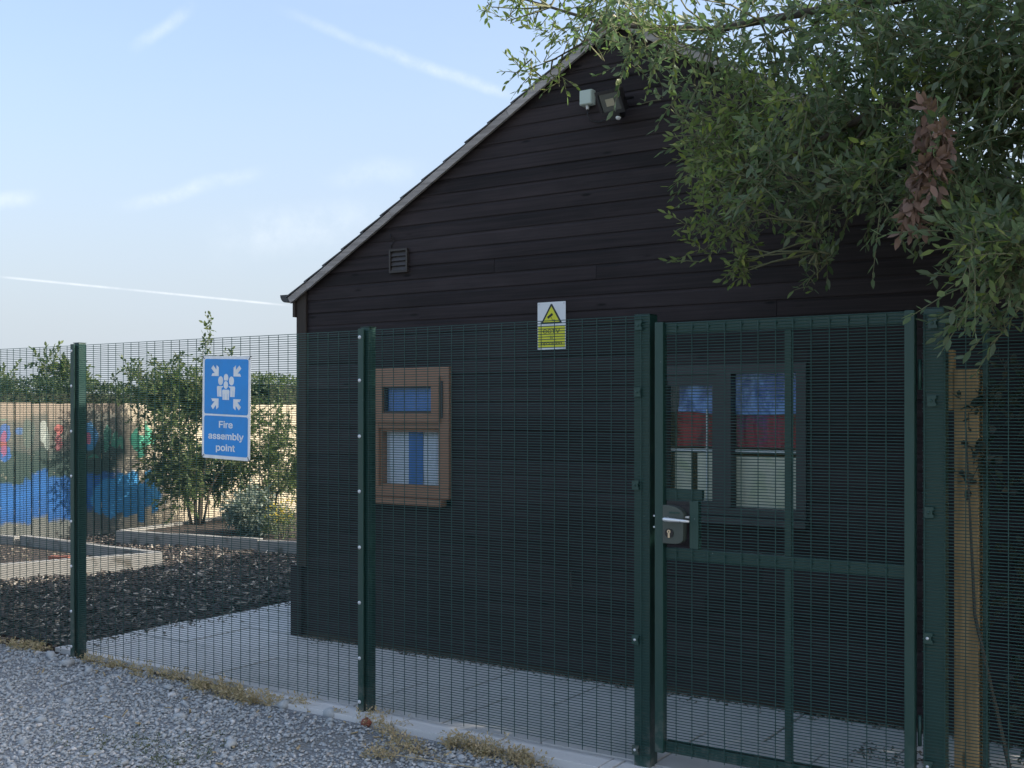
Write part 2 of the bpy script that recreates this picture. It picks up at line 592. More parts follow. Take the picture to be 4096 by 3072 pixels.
M['leaf'] = leaf_mat('willow_leaf', [(0.058, 0.092, 0.036), (0.088, 0.130, 0.055), (0.105, 0.148, 0.070), (0.13, 0.17, 0.09), (0.19, 0.23, 0.08)], (0.165, 0.205, 0.14), 0.40, 0.40)
M['leaf_young'] = leaf_mat('young_willow_leaf', [(0.12, 0.17, 0.045), (0.17, 0.21, 0.06), (0.23, 0.26, 0.07), (0.30, 0.31, 0.07)], (0.20, 0.24, 0.11), 0.42)
M['leaf_far'] = leaf_mat('shrub_leaf', [(0.055, 0.085, 0.030), (0.080, 0.115, 0.040), (0.11, 0.15, 0.052), (0.16, 0.19, 0.07)], (0.12, 0.15, 0.075), 0.38)
M['leaf_hedge'] = leaf_mat('hedge_leaf', [(0.022, 0.042, 0.016), (0.036, 0.062, 0.022), (0.055, 0.085, 0.028)], (0.05, 0.075, 0.035), 0.2)
M['leaf_dark'] = leaf_mat('ivy_leaf', [(0.018, 0.026, 0.012), (0.030, 0.040, 0.018), (0.052, 0.044, 0.030), (0.070, 0.056, 0.038)], (0.05, 0.05, 0.035), 0.15)
M['hedge_core'] = plain('hedge_inner_shade', (0.022, 0.030, 0.015), 0.9, var=0.5, scale=20, bump=0.8)
M['leaf_dead'] = leaf_mat('withered_leaf', [(0.12, 0.072, 0.054), (0.19, 0.115, 0.088), (0.28, 0.175, 0.135)], (0.21, 0.135, 0.105), 0.15, 0.8)
M['lavender'] = leaf_mat('lavender_leaf', [(0.13, 0.17, 0.13), (0.19, 0.235, 0.19), (0.24, 0.28, 0.23)], (0.20, 0.23, 0.20), 0.15)
M['yellowflower'] = leaf_mat('yellow_flower', [(0.55, 0.38, 0.03), (0.70, 0.52, 0.06)], (0.5, 0.4, 0.06), 0.25)
M['straw'] = leaf_mat('dry_weed', [(0.36, 0.27, 0.16), (0.48, 0.37, 0.23), (0.60, 0.48, 0.32), (0.33, 0.29, 0.16), (0.46, 0.35, 0.22)], (0.50, 0.39, 0.25), 0.2, 0.8)
M['greenweed'] = leaf_mat('small_weed', [(0.07, 0.095, 0.035), (0.12, 0.14, 0.06)], (0.11, 0.13, 0.06), 0.2)
M['stone'] = islands('crushed_stone', [(0.29, 0.32, 0.335), (0.37, 0.40, 0.415), (0.41, 0.44, 0.455), (0.45, 0.48, 0.49), (0.36, 0.39, 0.41), (0.42, 0.445, 0.455), (0.46, 0.485, 0.49), (0.40, 0.43, 0.45), (0.70, 0.70, 0.69), (0.40, 0.37, 0.34)], 0.85)
M['chip'] = islands('bark_chip', [(0.045, 0.036, 0.033), (0.085, 0.069, 0.062), (0.065, 0.055, 0.052), (0.14, 0.115, 0.10), (0.065, 0.054, 0.050), (0.075, 0.063, 0.059), (0.095, 0.080, 0.075), (0.15, 0.125, 0.105), (0.36, 0.31, 0.25), (0.58, 0.52, 0.43)], 0.9)
M['litter'] = islands('leaf_litter', [(0.10, 0.085, 0.07), (0.22, 0.18, 0.14), (0.15, 0.13, 0.11), (0.34, 0.29, 0.23), (0.12, 0.12, 0.08)], 0.9)
M['brick'] = plain('broken_brick', (0.24, 0.09, 0.06), 0.9, var=0.3, scale=40, bump=0.5)
M['glass'] = glass('window_glass')
M['frosted'] = plain('blue_blind_fabric', (0.05, 0.20, 0.52), 0.7, var=0.2)

M['net'] = plain('pale_net_curtain', (0.70, 0.72, 0.80), 0.8, var=0.10, scale=30)
M['reflect_blue'] = two_tone('painted_blue_reflection', (0.025, 0.12, 0.40), (0.20, 0.42, 0.85), 9, 0.18, 0.9)  # blue, red, purple and cream: wide window's reflections painted as blotchy colour
M['reflect_red'] = two_tone('red_reflection', (0.16, 0.02, 0.04), (0.50, 0.04, 0.06), 7, 0.7)
M['reflect_purple'] = two_tone('purple_reflection', (0.40, 0.035, 0.08), (0.20, 0.07, 0.24), 6, 0.7)
M['cream'] = two_tone('cream_reflection', (0.80, 0.75, 0.60), (0.60, 0.62, 0.42), 5, 0.75, 0.0, 0.50, 0.70)
M['plaster'] = plain('interior_wall_paint', (0.40, 0.40, 0.39), 0.8, var=0.05)
M['floorint'] = plain('interior_floor', (0.16, 0.13, 0.10), 0.6)

# ------------------------------------------------------------------ mesh helpers


class MB:
    """collects shapes; build() links them as one mesh object"""

    def __init__(self):
        self.v = []
        self.f = []

    def add(self, vs, fs):
        o = len(self.v)
        self.v.extend([tuple(p) for p in vs])
        self.f.extend([tuple(i + o for i in q) for q in fs])
        return self

    def box(self, x0, x1, y0, y1, z0, z1):
        vs = [(x, y, z) for z in (z0, z1) for y in (y0, y1) for x in (x0, x1)]
        return self.add(vs, [(0, 2, 3, 1), (4, 5, 7, 6), (0, 1, 5, 4), (2, 6, 7, 3), (0, 4, 6, 2), (1, 3, 7, 5)])

    def prism(self, pts, y0, y1):
        """polygon in (x, z), counter-clockwise seen from the front (-Y), from y0 (front) to y1"""
        n = len(pts)
        vs = [(p[0], y0, p[1]) for p in pts] + [(p[0], y1, p[1]) for p in pts]
        fs = [tuple(range(n)), tuple(range(2 * n - 1, n - 1, -1))]
        fs += [(i, n + i, n + (i + 1) % n, (i + 1) % n) for i in range(n)]
        return self.add(vs, fs)

    def tube(self, pts, rad, n=6, cap=True):
        pts = [Vector(p) for p in pts]
        rads = rad if isinstance(rad, (list, tuple)) else [rad] * len(pts)
        vs = []
        for i, p in enumerate(pts):
            d = (pts[min(i + 1, len(pts) - 1)] - pts[max(i - 1, 0)])
            d = d.normalized() if d.length > 1e-9 else Vector((0, 0, 1))
            a = d.orthogonal().normalized() if abs(d.z) > 0.95 else d.cross(Vector((0, 0, 1))).normalized()
            b = d.cross(a)
            for k in range(n):
                w = 2 * math.pi * k / n
                vs.append(p + (a * math.cos(w) + b * math.sin(w)) * rads[i])
        fs = [(i * n + k, i * n + (k + 1) % n, (i + 1) * n + (k + 1) % n, (i + 1) * n + k)
              for i in range(len(pts) - 1) for k in range(n)]
        if cap:
            fs.append(tuple(range(n - 1, -1, -1)))
            fs.append(tuple(range((len(pts) - 1) * n, len(pts) * n)))
        return self.add(vs, fs)

    def dome(self, c, r, h, n=10, axis=(0, -1, 0)):
        """low domed head standing on a surface, pointing along axis"""
        c = Vector(c)
        ax = Vector(axis).normalized()
        a = ax.orthogonal().normalized()
        b = ax.cross(a)
        vs = []
        rings = ((1.0, 0.0), (0.98, 0.35), (0.72, 0.80))
        for rr, hh in rings:
            for k in range(n):
                w = 2 * math.pi * k / n
                vs.append(c + (a * math.cos(w) + b * math.sin(w)) * r * rr + ax * h * hh)
        vs.append(c + ax * h)
        fs = [(i * n + k, i * n + (k + 1) % n, (i + 1) * n + (k + 1) % n, (i + 1) * n + k) for i in range(2) for k in range(n)]
        fs += [(2 * n + k, 2 * n + (k + 1) % n, 3 * n) for k in range(n)]
        return self.add(vs, fs)

    def build(self, name, mat, parent=None, smooth=False, bevel=0.0):
        me = bpy.data.meshes.new(name)
        me.from_pydata(self.v, [], self.f)
        if bevel:
            bm = bmesh.new()
            bm.from_mesh(me)
            bmesh.ops.recalc_face_normals(bm, faces=bm.faces)
            bmesh.ops.bevel(bm, geom=list(bm.edges), offset=bevel, segments=2, profile=0.7, affect='EDGES')
            bm.to_mesh(me)
            bm.free()
        else:
            bm = bmesh.new()
            bm.from_mesh(me)
            bmesh.ops.recalc_face_normals(bm, faces=bm.faces)
            bm.to_mesh(me)
            bm.free()
        me.update()
        return link(name, me, mat, parent, smooth)


def link(name, me, mat, parent=None, smooth=False):
    o = bpy.data.objects.new(name, me)
    COL.objects.link(o)
    if mat is not None:
        me.materials.append(M[mat] if isinstance(mat, str) else mat)
    if smooth:
        me.polygons.foreach_set('use_smooth', [True] * len(me.polygons))
    if parent:
        o.parent = parent
        o.matrix_parent_inverse = Matrix.Translation(parent.location).inverted() if parent.rotation_euler[:] == (0, 0, 0) else Matrix.Identity(4)
    return o


def np_mesh(name, V, F, mat, parent=None, smooth=False):
    """big mesh straight from arrays (all faces the same corner count)"""
    me = bpy.data.meshes.new(name)
    k = F.shape[1]
    me.vertices.add(len(V))
    me.vertices.foreach_set('co', np.ascontiguousarray(V, dtype=np.float32).ravel())
    me.loops.add(F.size)
    me.loops.foreach_set('vertex_index', np.ascontiguousarray(F, dtype=np.int32).ravel())
    me.polygons.add(len(F))
    me.polygons.foreach_set('loop_start', np.arange(0, F.size, k, dtype=np.int32))
    me.update(calc_edges=True)
    me.validate()
    return link(name, me, mat, parent, smooth)


def tag(o, label=None, cat=None, group=None, kind=None):
    if label:
        o['label'] = label
    if cat:
        o['category'] = cat
    if group:
        o['group'] = group
    if kind:
        o['kind'] = kind
    return o


def thing(name, loc, label, cat, group=None):
    o = bpy.data.objects.new(name, None)
    o.empty_display_size = 0.1
    o.location = loc
    COL.objects.link(o)
    return tag(o, label, cat, group)


def unit(a):
    return a / np.maximum(np.linalg.norm(a, axis=1, keepdims=True), 1e-9)


def leaf_arrays(P, D, L, W, curl=0.15):
    """one folded elliptic leaf for each base point P, direction D, length L, width W"""
    n = len(P)
    D = unit(D)
    rnd = unit(rng.normal(size=(n, 3)) + np.array([0, 0, 1.3]))
    S = unit(np.cross(D, rnd))
    N = np.cross(S, D)
    L = L[:, None]
    W = W[:, None] * 0.5
    cu = (curl * rng.uniform(0.2, 1.6, (n, 1)))
    pts = []
    for t, w, fold in ((0, 0, 0), (0.34, 1.0, 0.0), (0.34, 0, -0.22), (0.34, -1.0, 0.0), (0.70, 0.80, 0), (0.70, 0, -0.18), (0.70, -0.80, 0), (1.0, 0, 0)):
        pts.append(P + D * L * t + S * W * w + N * (W * fold * 1.5 - cu * L * t * t))
    V = np.stack(pts, 1).reshape(-1, 3)
    T = np.array([(0, 1, 2), (0, 2, 3), (1, 4, 5), (1, 5, 2), (2, 5, 6), (2, 6, 3), (4, 7, 5), (5, 7, 6)])
    F = (T[None] + (np.arange(n) * 8)[:, None, None]).reshape(-1, 3)
    return V, F


def join_np(parts):
    Vs, Fs, o = [], [], 0
    for V, F in parts:
        Vs.append(V)
        Fs.append(F + o)
        o += len(V)
    return np.concatenate(Vs), np.concatenate(Fs)


def spray_leaves(centres, twigs, per, leaf_l, leaf_w, droop=-0.1, outward=None, up=0.35, stretch=1.9):
    """sprays of leafy twigs; returns leaf arrays and the twig polylines"""
    Ps, Ds, lines = [], [], []
    for (x, y, z, r) in centres:
        c = np.array([x, y, z])
        nt = max(6 if twigs > 11 else 3, int(twigs * (r / 0.13) ** 1.6))
        for _ in range(nt):
            d = rng.normal(size=3)
            d /= np.linalg.norm(d)
            if outward is not None:
                d = d + outward * 0.6
            d[2] += up * rng.uniform(-0.8, 1.2)
            d /= np.linalg.norm(d)
            ln = r * rng.uniform(1.0, stretch)
            a = c + rng.normal(size=3) * r * 0.30
            k = max(3, int(per * ln / 0.2))
            ts = np.linspace(0.12, 1.0, k)
            side = np.cross(d, rng.normal(size=3))
            side /= np.linalg.norm(side)
            oth = np.cross(d, side)
            bend = np.array([0, 0, droop * ln])
            for i, t in enumerate(ts):
                p = a + d * ln * t + bend * t * t
                w = i * 2.4
                q = side * math.cos(w) + oth * math.sin(w)
                Ps.append(p)
                Ds.append(d * (0.65 + 0.5 * t) + q * (0.95 - 0.45 * t) + rng.normal(size=3) * 0.15)
            lines.append((a, a + d * ln * 0.5 + bend * 0.25, a + d * ln + bend))
    P = np.array(Ps)
    D = np.array(Ds)
    L = rng.uniform(*leaf_l, len(P))
    W = L * rng.uniform(*leaf_w, len(P))
    V, F = leaf_arrays(P, D, L, W)
    return V, F, lines


def twig_arrays(lines, r0=0.0022, r1=0.0010):
    V, F = [], []
    o = 0
    for pts in lines:
        n = len(pts)
        for i, p in enumerate(pts):
            d = np.asarray(pts[min(i + 1, n - 1)]) - np.asarray(pts[max(i - 1, 0)])
            d = d / max(np.linalg.norm(d), 1e-9)
            a = np.cross(d, [0.31, 0.77, 0.55])
            a /= max(np.linalg.norm(a), 1e-9)
            b = np.cross(d, a)
            r = r0 + (r1 - r0) * i / (n - 1)
            for k in range(3):
                w = 2.0944 * k
                V.append(np.asarray(p) + (a * math.cos(w) + b * math.sin(w)) * r)
        for i in range(n - 1):
            for k in range(3):
                F.append((o + i * 3 + k, o + i * 3 + (k + 1) % 3, o + (i + 1) * 3 + (k + 1) % 3, o + (i + 1) * 3 + k))
        o += 3 * n
    return np.array(V), np.array(F)


def scatter_leaves(fn, n, leaf_l, leaf_w, up=0.3):
    P = np.array([fn() for _ in range(n)])
    D = rng.normal(size=(n, 3))
    D[:, 2] += up
    L = rng.uniform(*leaf_l, n)
    W = L * rng.uniform(*leaf_w, n)
    return leaf_arrays(P, D, L, W)


# ------------------------------------------------------------------ ground, gravel, paving, mulch
def sheet(name, pts, z, mat, cuts=0):
    me = bpy.data.meshes.new(name)
    me.from_pydata([(x, y, z) for x, y in pts], [], [tuple(range(len(pts)))])
    o = link(name, me, mat)
    return tag(o, kind='structure')


sheet('ground', [(-700, -700), (700, -700), (700, 900), (-700, 900)], -0.075, 'ground')


def gz(x, y):
    """gravel surface: a touch lower towards the gate, softly uneven"""
    return -0.020 - 0.006 * max(0, x) + 0.009 * math.sin(1.9 * x + 0.6 * y) * math.sin(1.3 * y - 0.7 * x) - 0.004 * max(0, min(1, -y))


gx = np.linspace(-9, 12, 85)
gy = np.linspace(-11, -0.02, 45)
GV = np.array([(x, y, gz(x, y) - 0.004) for y in gy for x in gx])
GF = np.array([(j * 85 + i, j * 85 + i + 1, (j + 1) * 85 + i + 1, (j + 1) * 85 + i) for j in range(44) for i in range(84)])
tag(np_mesh('gravel_yard', GV, GF, 'gravel', smooth=True), kind='structure')

# loose crushed stone lying on the yard
ico_v = []
ph = (1 + 5 ** 0.5) / 2
for a in (-1, 1):
    for b in (-ph, ph):
        ico_v += [(0, a, b), (a, b, 0), (b, 0, a)]
bm = bmesh.new()
bmesh.ops.create_icosphere(bm, subdivisions=1, radius=1.0)
ICO_V = np.array([v.co[:] for v in bm.verts])
ICO_F = np.array([[v.index for v in f.verts] for f in bm.faces])
bm.free()


def stones(pts, rad, mat_rot=True):
    n = len(pts)
    base = np.repeat(ICO_V[None], n, 0) * (1 + rng.uniform(-0.32, 0.32, (n, len(ICO_V), 1)))
    base = base * rng.uniform([0.85, 0.65, 0.45], [1.35, 1.0, 0.8], (n, 3))[:, None, :]
    ang = rng.uniform(0, 2 * math.pi, n)
    tl = rng.normal(0, 0.35, n)
    ca, sa = np.cos(ang), np.sin(ang)
    ct, st = np.cos(tl), np.sin(tl)
    x, y, z = base[..., 0], base[..., 1], base[..., 2]
    y2 = y * ct[:, None] - z * st[:, None]
    z2 = y * st[:, None] + z * ct[:, None]
    x3 = x * ca[:, None] - y2 * sa[:, None]
    y3 = x * sa[:, None] + y2 * ca[:, None]
    V = np.stack([x3, y3, z2], -1) * rad[:, None, None] + pts[:, None, :]
    F = ICO_F[None] + (np.arange(n) * len(ICO_V))[:, None, None]
    return V.reshape(-1, 3), F.reshape(-1, 3)


NS = 70000
sx = rng.uniform(-3.2, 6.6, NS)
sy = -0.015 - 2.75 * rng.random(NS) ** 1.05
sr = rng.choice([0.0055, 0.0075, 0.0100, 0.0140], NS, p=[0.30, 0.38, 0.24, 0.08]) * rng.uniform(0.8, 1.2, NS)
sz = np.array([gz(x, y) for x, y in zip(sx, sy)]) + sr * rng.uniform(-0.15, 0.45, NS)
patch = np.sin(sx * 2.1 + 1.3 * np.sin(sy * 1.7)) * np.sin(sy * 2.6 + 0.8 * np.sin(sx * 1.4))
sr = np.where(rng.random(NS) < 0.012, sr * rng.uniform(1.6, 2.4, NS), sr)
keep = (rng.random(NS) > 0.55 * np.clip(patch - 0.25, 0, 1)) & ~((sx > 1.4) & (sy > -0.15)) & ~((sx > 4.05) & (sy > -0.5))
V, F = stones(np.stack([sx, sy, sz], 1)[keep], sr[keep])
tag(np_mesh('gravel_stones', V, F, 'stone'), 'loose grey crushed stone covering the yard in front of the fence', 'gravel', kind='stuff')

# a few larger pale and brown stones by the kerb
BIG = [(0.15, -0.16, 0.045), (0.42, -0.20, 0.035), (-0.12, -0.10, 0.05), (1.15, -0.18, 0.04), (2.02, -0.10, 0.045), (2.35, -0.09, 0.05), (2.62, -0.12, 0.045), (1.70, -0.55, 0.035), (2.30, -0.75, 0.040)]
for i, (x, y, r) in enumerate(BIG):
    V, F = stones(np.array([[x, y, gz(x, y) + r * 0.25]]), np.array([r]))
    o = np_mesh('broken_stone', V, F, 'brick' if i in (6,) else 'stone')
    tag(o, 'rust red broken brick beside the clamp bar post' if i == 6 else 'larger stone lying loose among the gravel near the fence', 'stone', None if i == 6 else 'larger loose stones by the fence')

# paving: individual slabs with open joints
pav = tag(bpy.data.objects.new('paving', None), kind='structure')
COL.objects.link(pav)
slab_mb = MB().box(-0.297, 0.297, -0.297, 0.297, -0.05, 0.0)
slab_proto = None


def slab(x0, x1, y0, y1, z=0.0):
    o = MB().box(x0 + 0.005, x1 - 0.005, y0 + 0.005, y1 - 0.005, z - 0.06, z + random.uniform(-0.003, 0.003)).build('slab', 'slab', pav, bevel=0.003)
    return o


xs = -0.31
row = [xs, -0.01, 0.59, 1.19] + [1.19 + 0.6 * k for k in range(1, 11)]
for a, b in zip(row[:-1], row[1:]):
    slab(a, b, 0.05, 0.66)
row = [xs, 0.29, 0.89] + [0.89 + 0.6 * k for k in range(1, 11)]
for a, b in zip(row[:-1], row[1:]):
    slab(a, b, 0.66, 1.262)
for k in range(8):                       # side path along the house
    slab(-0.27, 0.21, 1.27 + 0.6 * k, 1.87 + 0.6 * k)
    slab(0.21, 0.72, 1.27 + 0.6 * k, 1.87 + 0.6 * k)
for a, b in zip(np.arange(1.6, 4.1, 0.6), np.arange(2.2, 4.7, 0.6)):   # concrete edging under the fence
    slab(float(a), float(min(b, 4.06)), -0.115, 0.05, -0.004)
for a, b in ((4.06, 4.55), (4.55, 5.15), (5.15, 5.75)):              # threshold in front of the gate
    slab(a, b, -0.42, 0.05, -0.006)
sheet('joint_bed', [(-0.31, 0.03), (7.4, 0.03), (7.4, 1.30), (0.75, 1.30), (0.75, 6.2), (-0.27, 6.2)], -0.035, 'soil')

# bark mulch garden
mx = np.linspace(-6.15, -0.25, 60)
my = np.linspace(-0.02, 9.0, 60)


def mz(x, y):
    return -0.015 + 0.02 * math.sin(1.7 * x + y) * math.sin(1.1 * y + 0.4) + 0.035 * math.exp(-((x + 1.9) ** 2 + (y - 1.9) ** 2) / 1.4)


MV = np.array([(x, y, mz(x, y) - 0.012) for y in my for x in mx])
MF = np.array([(j * 60 + i, j * 60 + i + 1, (j + 1) * 60 + i + 1, (j + 1) * 60 + i) for j in range(59) for i in range(59)])
tag(np_mesh('mulch_ground', MV, MF, 'soil', smooth=True), kind='structure')


def chips(n, fx, size=(0.02, 0.075), lift=0.012):
    pts = np.array([fx() for _ in range(n)])
    L = rng.uniform(*size, n)
    Wd = L * rng.uniform(0.16, 0.45, n)
    Th = rng.uniform(0.003, 0.008, n)
    d = rng.normal(size=(n, 3)) * np.array([1, 1, 0.32])
    d = unit(d)
    s = unit(np.cross(d, rng.normal(size=(n, 3)) * 0.35 + np.array([0, 0, 1.0])))
    u = np.cross(s, d)
    V = []
    for i in (-1, 1):
        for j in (-1, 1):
            for k in (-1, 1):
                tp = 1.0 if i < 0 else 0.6
                V.append(pts + d * (L * 0.5 * i)[:, None] + s * (Wd * 0.5 * j * tp)[:, None] + u * (Th * 0.5 * k)[:, None])
    V = np.stack(V, 1).reshape(-1, 3)
    T = np.array([(0, 1, 3, 2), (4, 6, 7, 5), (0, 4, 5, 1), (2, 3, 7, 6), (0, 2, 6, 4), (1, 5, 7, 3)])
    F = (T[None] + (np.arange(n) * 8)[:, None, None]).reshape(-1, 4)
    return V, F


def mulch_pt():
    while True:
        x = random.uniform(-5.9, -0.20)
        y = random.uniform(0.0, 5.0) if random.random() < 0.9 else random.uniform(5, 8.5)
        if x > -0.33 and random.random() < 0.8:
            continue
        return (x, y, mz(x, y) + random.uniform(-0.006, 0.030))


V, F = chips(21000, mulch_pt, (0.025, 0.095))
tag(np_mesh('bark_mulch', V, F, 'chip'), 'dark bark chippings covering the garden left of the black timber building', 'mulch', kind='stuff')


def litter_pt():
    if random.random() < 0.62:
        return (random.uniform(0.8, 6.0), 1.27 - abs(random.gauss(0, 0.04)) * (0.5 + 1.3 * random.random() ** 2), 0.004)
    if random.random() < 0.6:
        return (-0.28 + abs(random.gauss(0, 0.13)), random.uniform(0.05, 5), 0.006)
    return (random.uniform(4.9, 5.7), random.gauss(0.75, 0.10), 0.006)


V, F = chips(130, lambda: (lambda a, b: (a, b, gz(a, b) + 0.014))(random.uniform(-1.5, 6.0), -0.05 - 2.2 * random.random() ** 1.5), (0.018, 0.045))
tag(np_mesh('fallen_leaves', V, F, 'straw'), 'scattered dry fallen leaves and bits lying on the gravel', 'leaves', kind='stuff')
V, F = chips(1500, litter_pt, (0.006, 0.026))
tag(np_mesh('leaf_litter', V, F, 'litter'), 'dry leaf litter swept along the paving against the timber wall', 'litter', kind='stuff')

# ------------------------------------------------------------------ the timber building
HX0, HX1, HY = 0.80, 5.94, 1.28
EAVE, APEX_X, APEX_Z = 2.43, 3.37, 3.885
SL = (APEX_Z - EAVE) / (APEX_X - HX0)
HYB = 6.4
house = thing('timber_building', (APEX_X, HY, 0), 'black stained timber building with shiplap gable, pitched roof and two windows', 'building')


def xl(z):
    return HX0 + max(0.0, (z - EAVE) / SL)


def xr(z):
    return 2 * APEX_X - xl(z)


WIN = [(1.49, 2.143, 0.985, 1.89), (3.60, 4.497, 1.005, 1.862)]     # window openings
PITCH = 0.0905
z0 = 0.035
while z0 < APEX_Z - 0.02:
    z1 = z0 + PITCH
    spans = [(None, None)]
    cuts = [(a - 0.0, b) for a, b, c, d in WIN if not (z1 <= c + 0.004 or z0 >= d - 0.004)]
    edges = [None]
    for a, b in cuts:
        edges += [a, b]
    edges += [None]
    for i in range(0, len(edges), 2):
        a, b = edges[i], edges[i + 1]
        # each board can be made of two lengths
        pieces = [(a, b)]
        if a is None and b is None and z0 < 3.2 and random.random() < 0.35:
            j = random.uniform(1.8, 4.8)
            pieces = [(None, j - 0.0012), (j + 0.0012, None)]
        for (p, q) in pieces:
            dy = random.uniform(-0.0015, 0.0015)
            prof = [(HY - 0.011, z0), (HY - 0.012, z0 + 0.004), (HY - 0.011, z0 + 0.070), (HY - 0.0065, z0 + 0.081),
                    (HY - 0.006, z0 + PITCH - 0.001), (HY + 0.012, z0 + PITCH - 0.001), (HY + 0.012, z0)]
            vs = []
            ok = True
            for end in (0, 1):
                for (y, z) in prof:
                    if end == 0:
                        x = xl(z) if p is None else p
                    else:
                        x = xr(z) if q is None else q
                    vs.append((x, y + dy, z))
            n = len(prof)
            if vs[n][0] - vs[0][0] < 0.02 or vs[n + 3][0] - vs[3][0] < 0.005:
                continue
            fs = [tuple(range(n)), tuple(range(2 * n - 1, n - 1, -1))] + [(k, n + k, n + (k + 1) % n, (k + 1) % n) for k in range(n)]
            MB().add(vs, fs).build('board', 'cladding', house)
    # short make-up pieces where a window head or foot falls inside this row
    for a, b, c, d in WIN:
        if z0 + 0.006 < d < z1 - 0.006:
            MB().box(a, b, HY - 0.010, HY + 0.012, d + 0.0005, z1 - 0.0015).build('board', 'cladding', house)
        if z0 + 0.006 < c < z1 - 0.006:
            MB().box(a, b, HY - 0.0115, HY + 0.012, z0, c - 0.0005).build('board', 'cladding', house)
    z0 += PITCH

# inner lining of the front wall, with the openings left free
lin = MB()
xs_ = [HX0 + 0.02, WIN[0][0], WIN[0][1], WIN[1][0], WIN[1][1], HX1 - 0.02]
zs_ = [0.0, 0.985, 1.005, 1.862, 1.89, EAVE]
for i in range(5):
    for j in range(5):
        cx_, cz_ = (xs_[i] + xs_[i + 1]) / 2, (zs_[j] + zs_[j + 1]) / 2
        if any(a < cx_ < b and c < cz_ < d for a, b, c, d in WIN):
            continue
        lin.box(xs_[i], xs_[i + 1], HY + 0.014, HY + 0.09, zs_[j], zs_[j + 1])
lin.prism([(HX0 + 0.02, EAVE), (HX1 - 0.02, EAVE), (APEX_X, APEX_Z - 0.03)], HY + 0.014, HY + 0.09)
lin.build('inner_wall', 'cladding', house)
# side and back walls: rows of lapped boards
for side, xw in ((0, HX0), (1, HX1)):
    w = MB()
    z = 0.035
    while z < EAVE - 0.05:
        if side == 0:
            w.add([(xw - 0.012, HY + 0.02, z), (xw - 0.002, HY + 0.02, z + PITCH), (xw + 0.02, HY + 0.02, z + PITCH), (xw + 0.02, HY + 0.02, z),
                   (xw - 0.012, HYB, z), (xw - 0.002, HYB, z + PITCH), (xw + 0.02, HYB, z + PITCH), (xw + 0.02, HYB, z)],
                  [(0, 1, 2, 3), (7, 6, 5, 4), (0, 4, 5, 1), (1, 5, 6, 2), (2, 6, 7, 3), (3, 7, 4, 0)])
        else:
            w.add([(xw + 0.012, HY + 0.02, z), (xw + 0.002, HY + 0.02, z + PITCH), (xw - 0.02, HY + 0.02, z + PITCH), (xw - 0.02, HY + 0.02, z),
                   (xw + 0.012, HYB, z), (xw + 0.002, HYB, z + PITCH), (xw - 0.02, HYB, z + PITCH), (xw - 0.02, HYB, z)],
                  [(0, 1, 2, 3), (7, 6, 5, 4), (0, 4, 5, 1), (1, 5, 6, 2), (2, 6, 7, 3), (3, 7, 4, 0)])
        z += PITCH
    w.build('side_wall', 'cladding_y', house)
MB().prism([(HX0, 0.0), (HX1, 0.0), (HX1, EAVE), (APEX_X, APEX_Z - 0.03), (HX0, EAVE)], HYB, HYB + 0.03).build('back_wall', 'cladding', house)
MB().box(HX0 + 0.03, HX1 - 0.03, HY + 0.1, HYB - 0.01, 0.0, 0.04).build('floor', 'floorint', house)
MB().box(HX0 + 0.03, HX1 - 0.03, 4.0, 4.05, 0.05, 2.6).build('partition', 'plaster', house)
# corner boards
MB().box(HX0 - 0.022, HX0 + 0.070, HY - 0.030, HY - 0.0135, 0.50, EAVE + 0.02).build('corner_board', 'corner', house, bevel=0.003)
MB().box(HX1 - 0.070, HX1 + 0.022, HY - 0.030, HY - 0.0135, 0.03, EAVE + 0.02).build('corner_board', 'corner', house, bevel=0.003)
MB().box(HX0 - 0.022, HX0 - 0.0125, HY - 0.0133, HY + 0.07, 0.50, EAVE).build('corner_board', 'corner', house)
MB().box(HX0 - 0.075, HX0 + 0.030, HY - 0.036, HY + 0.16, 0.0, 0.498).build('plinth_casing', 'cladding', house, bevel=0.004)
MB().box(HX0 - 0.02, HX1 + 0.02, HY - 0.0095, HY + 0.02, -0.05, 0.033).build('base_plate', 'corner', house)

# roof: sheathing, shingle courses, weathered verge boards, ridge
roof = MB()
ov = 0.05
t_r = 0.022


def roof_pt(s, side, up):
    """s metres down the slope from the ridge, up metres above the rafters"""
    c, n = math.cos(math.atan(SL)), math.sin(math.atan(SL))
    x = s * c * side + up * n * side
    return APEX_X + x, APEX_Z - s * n + up * c


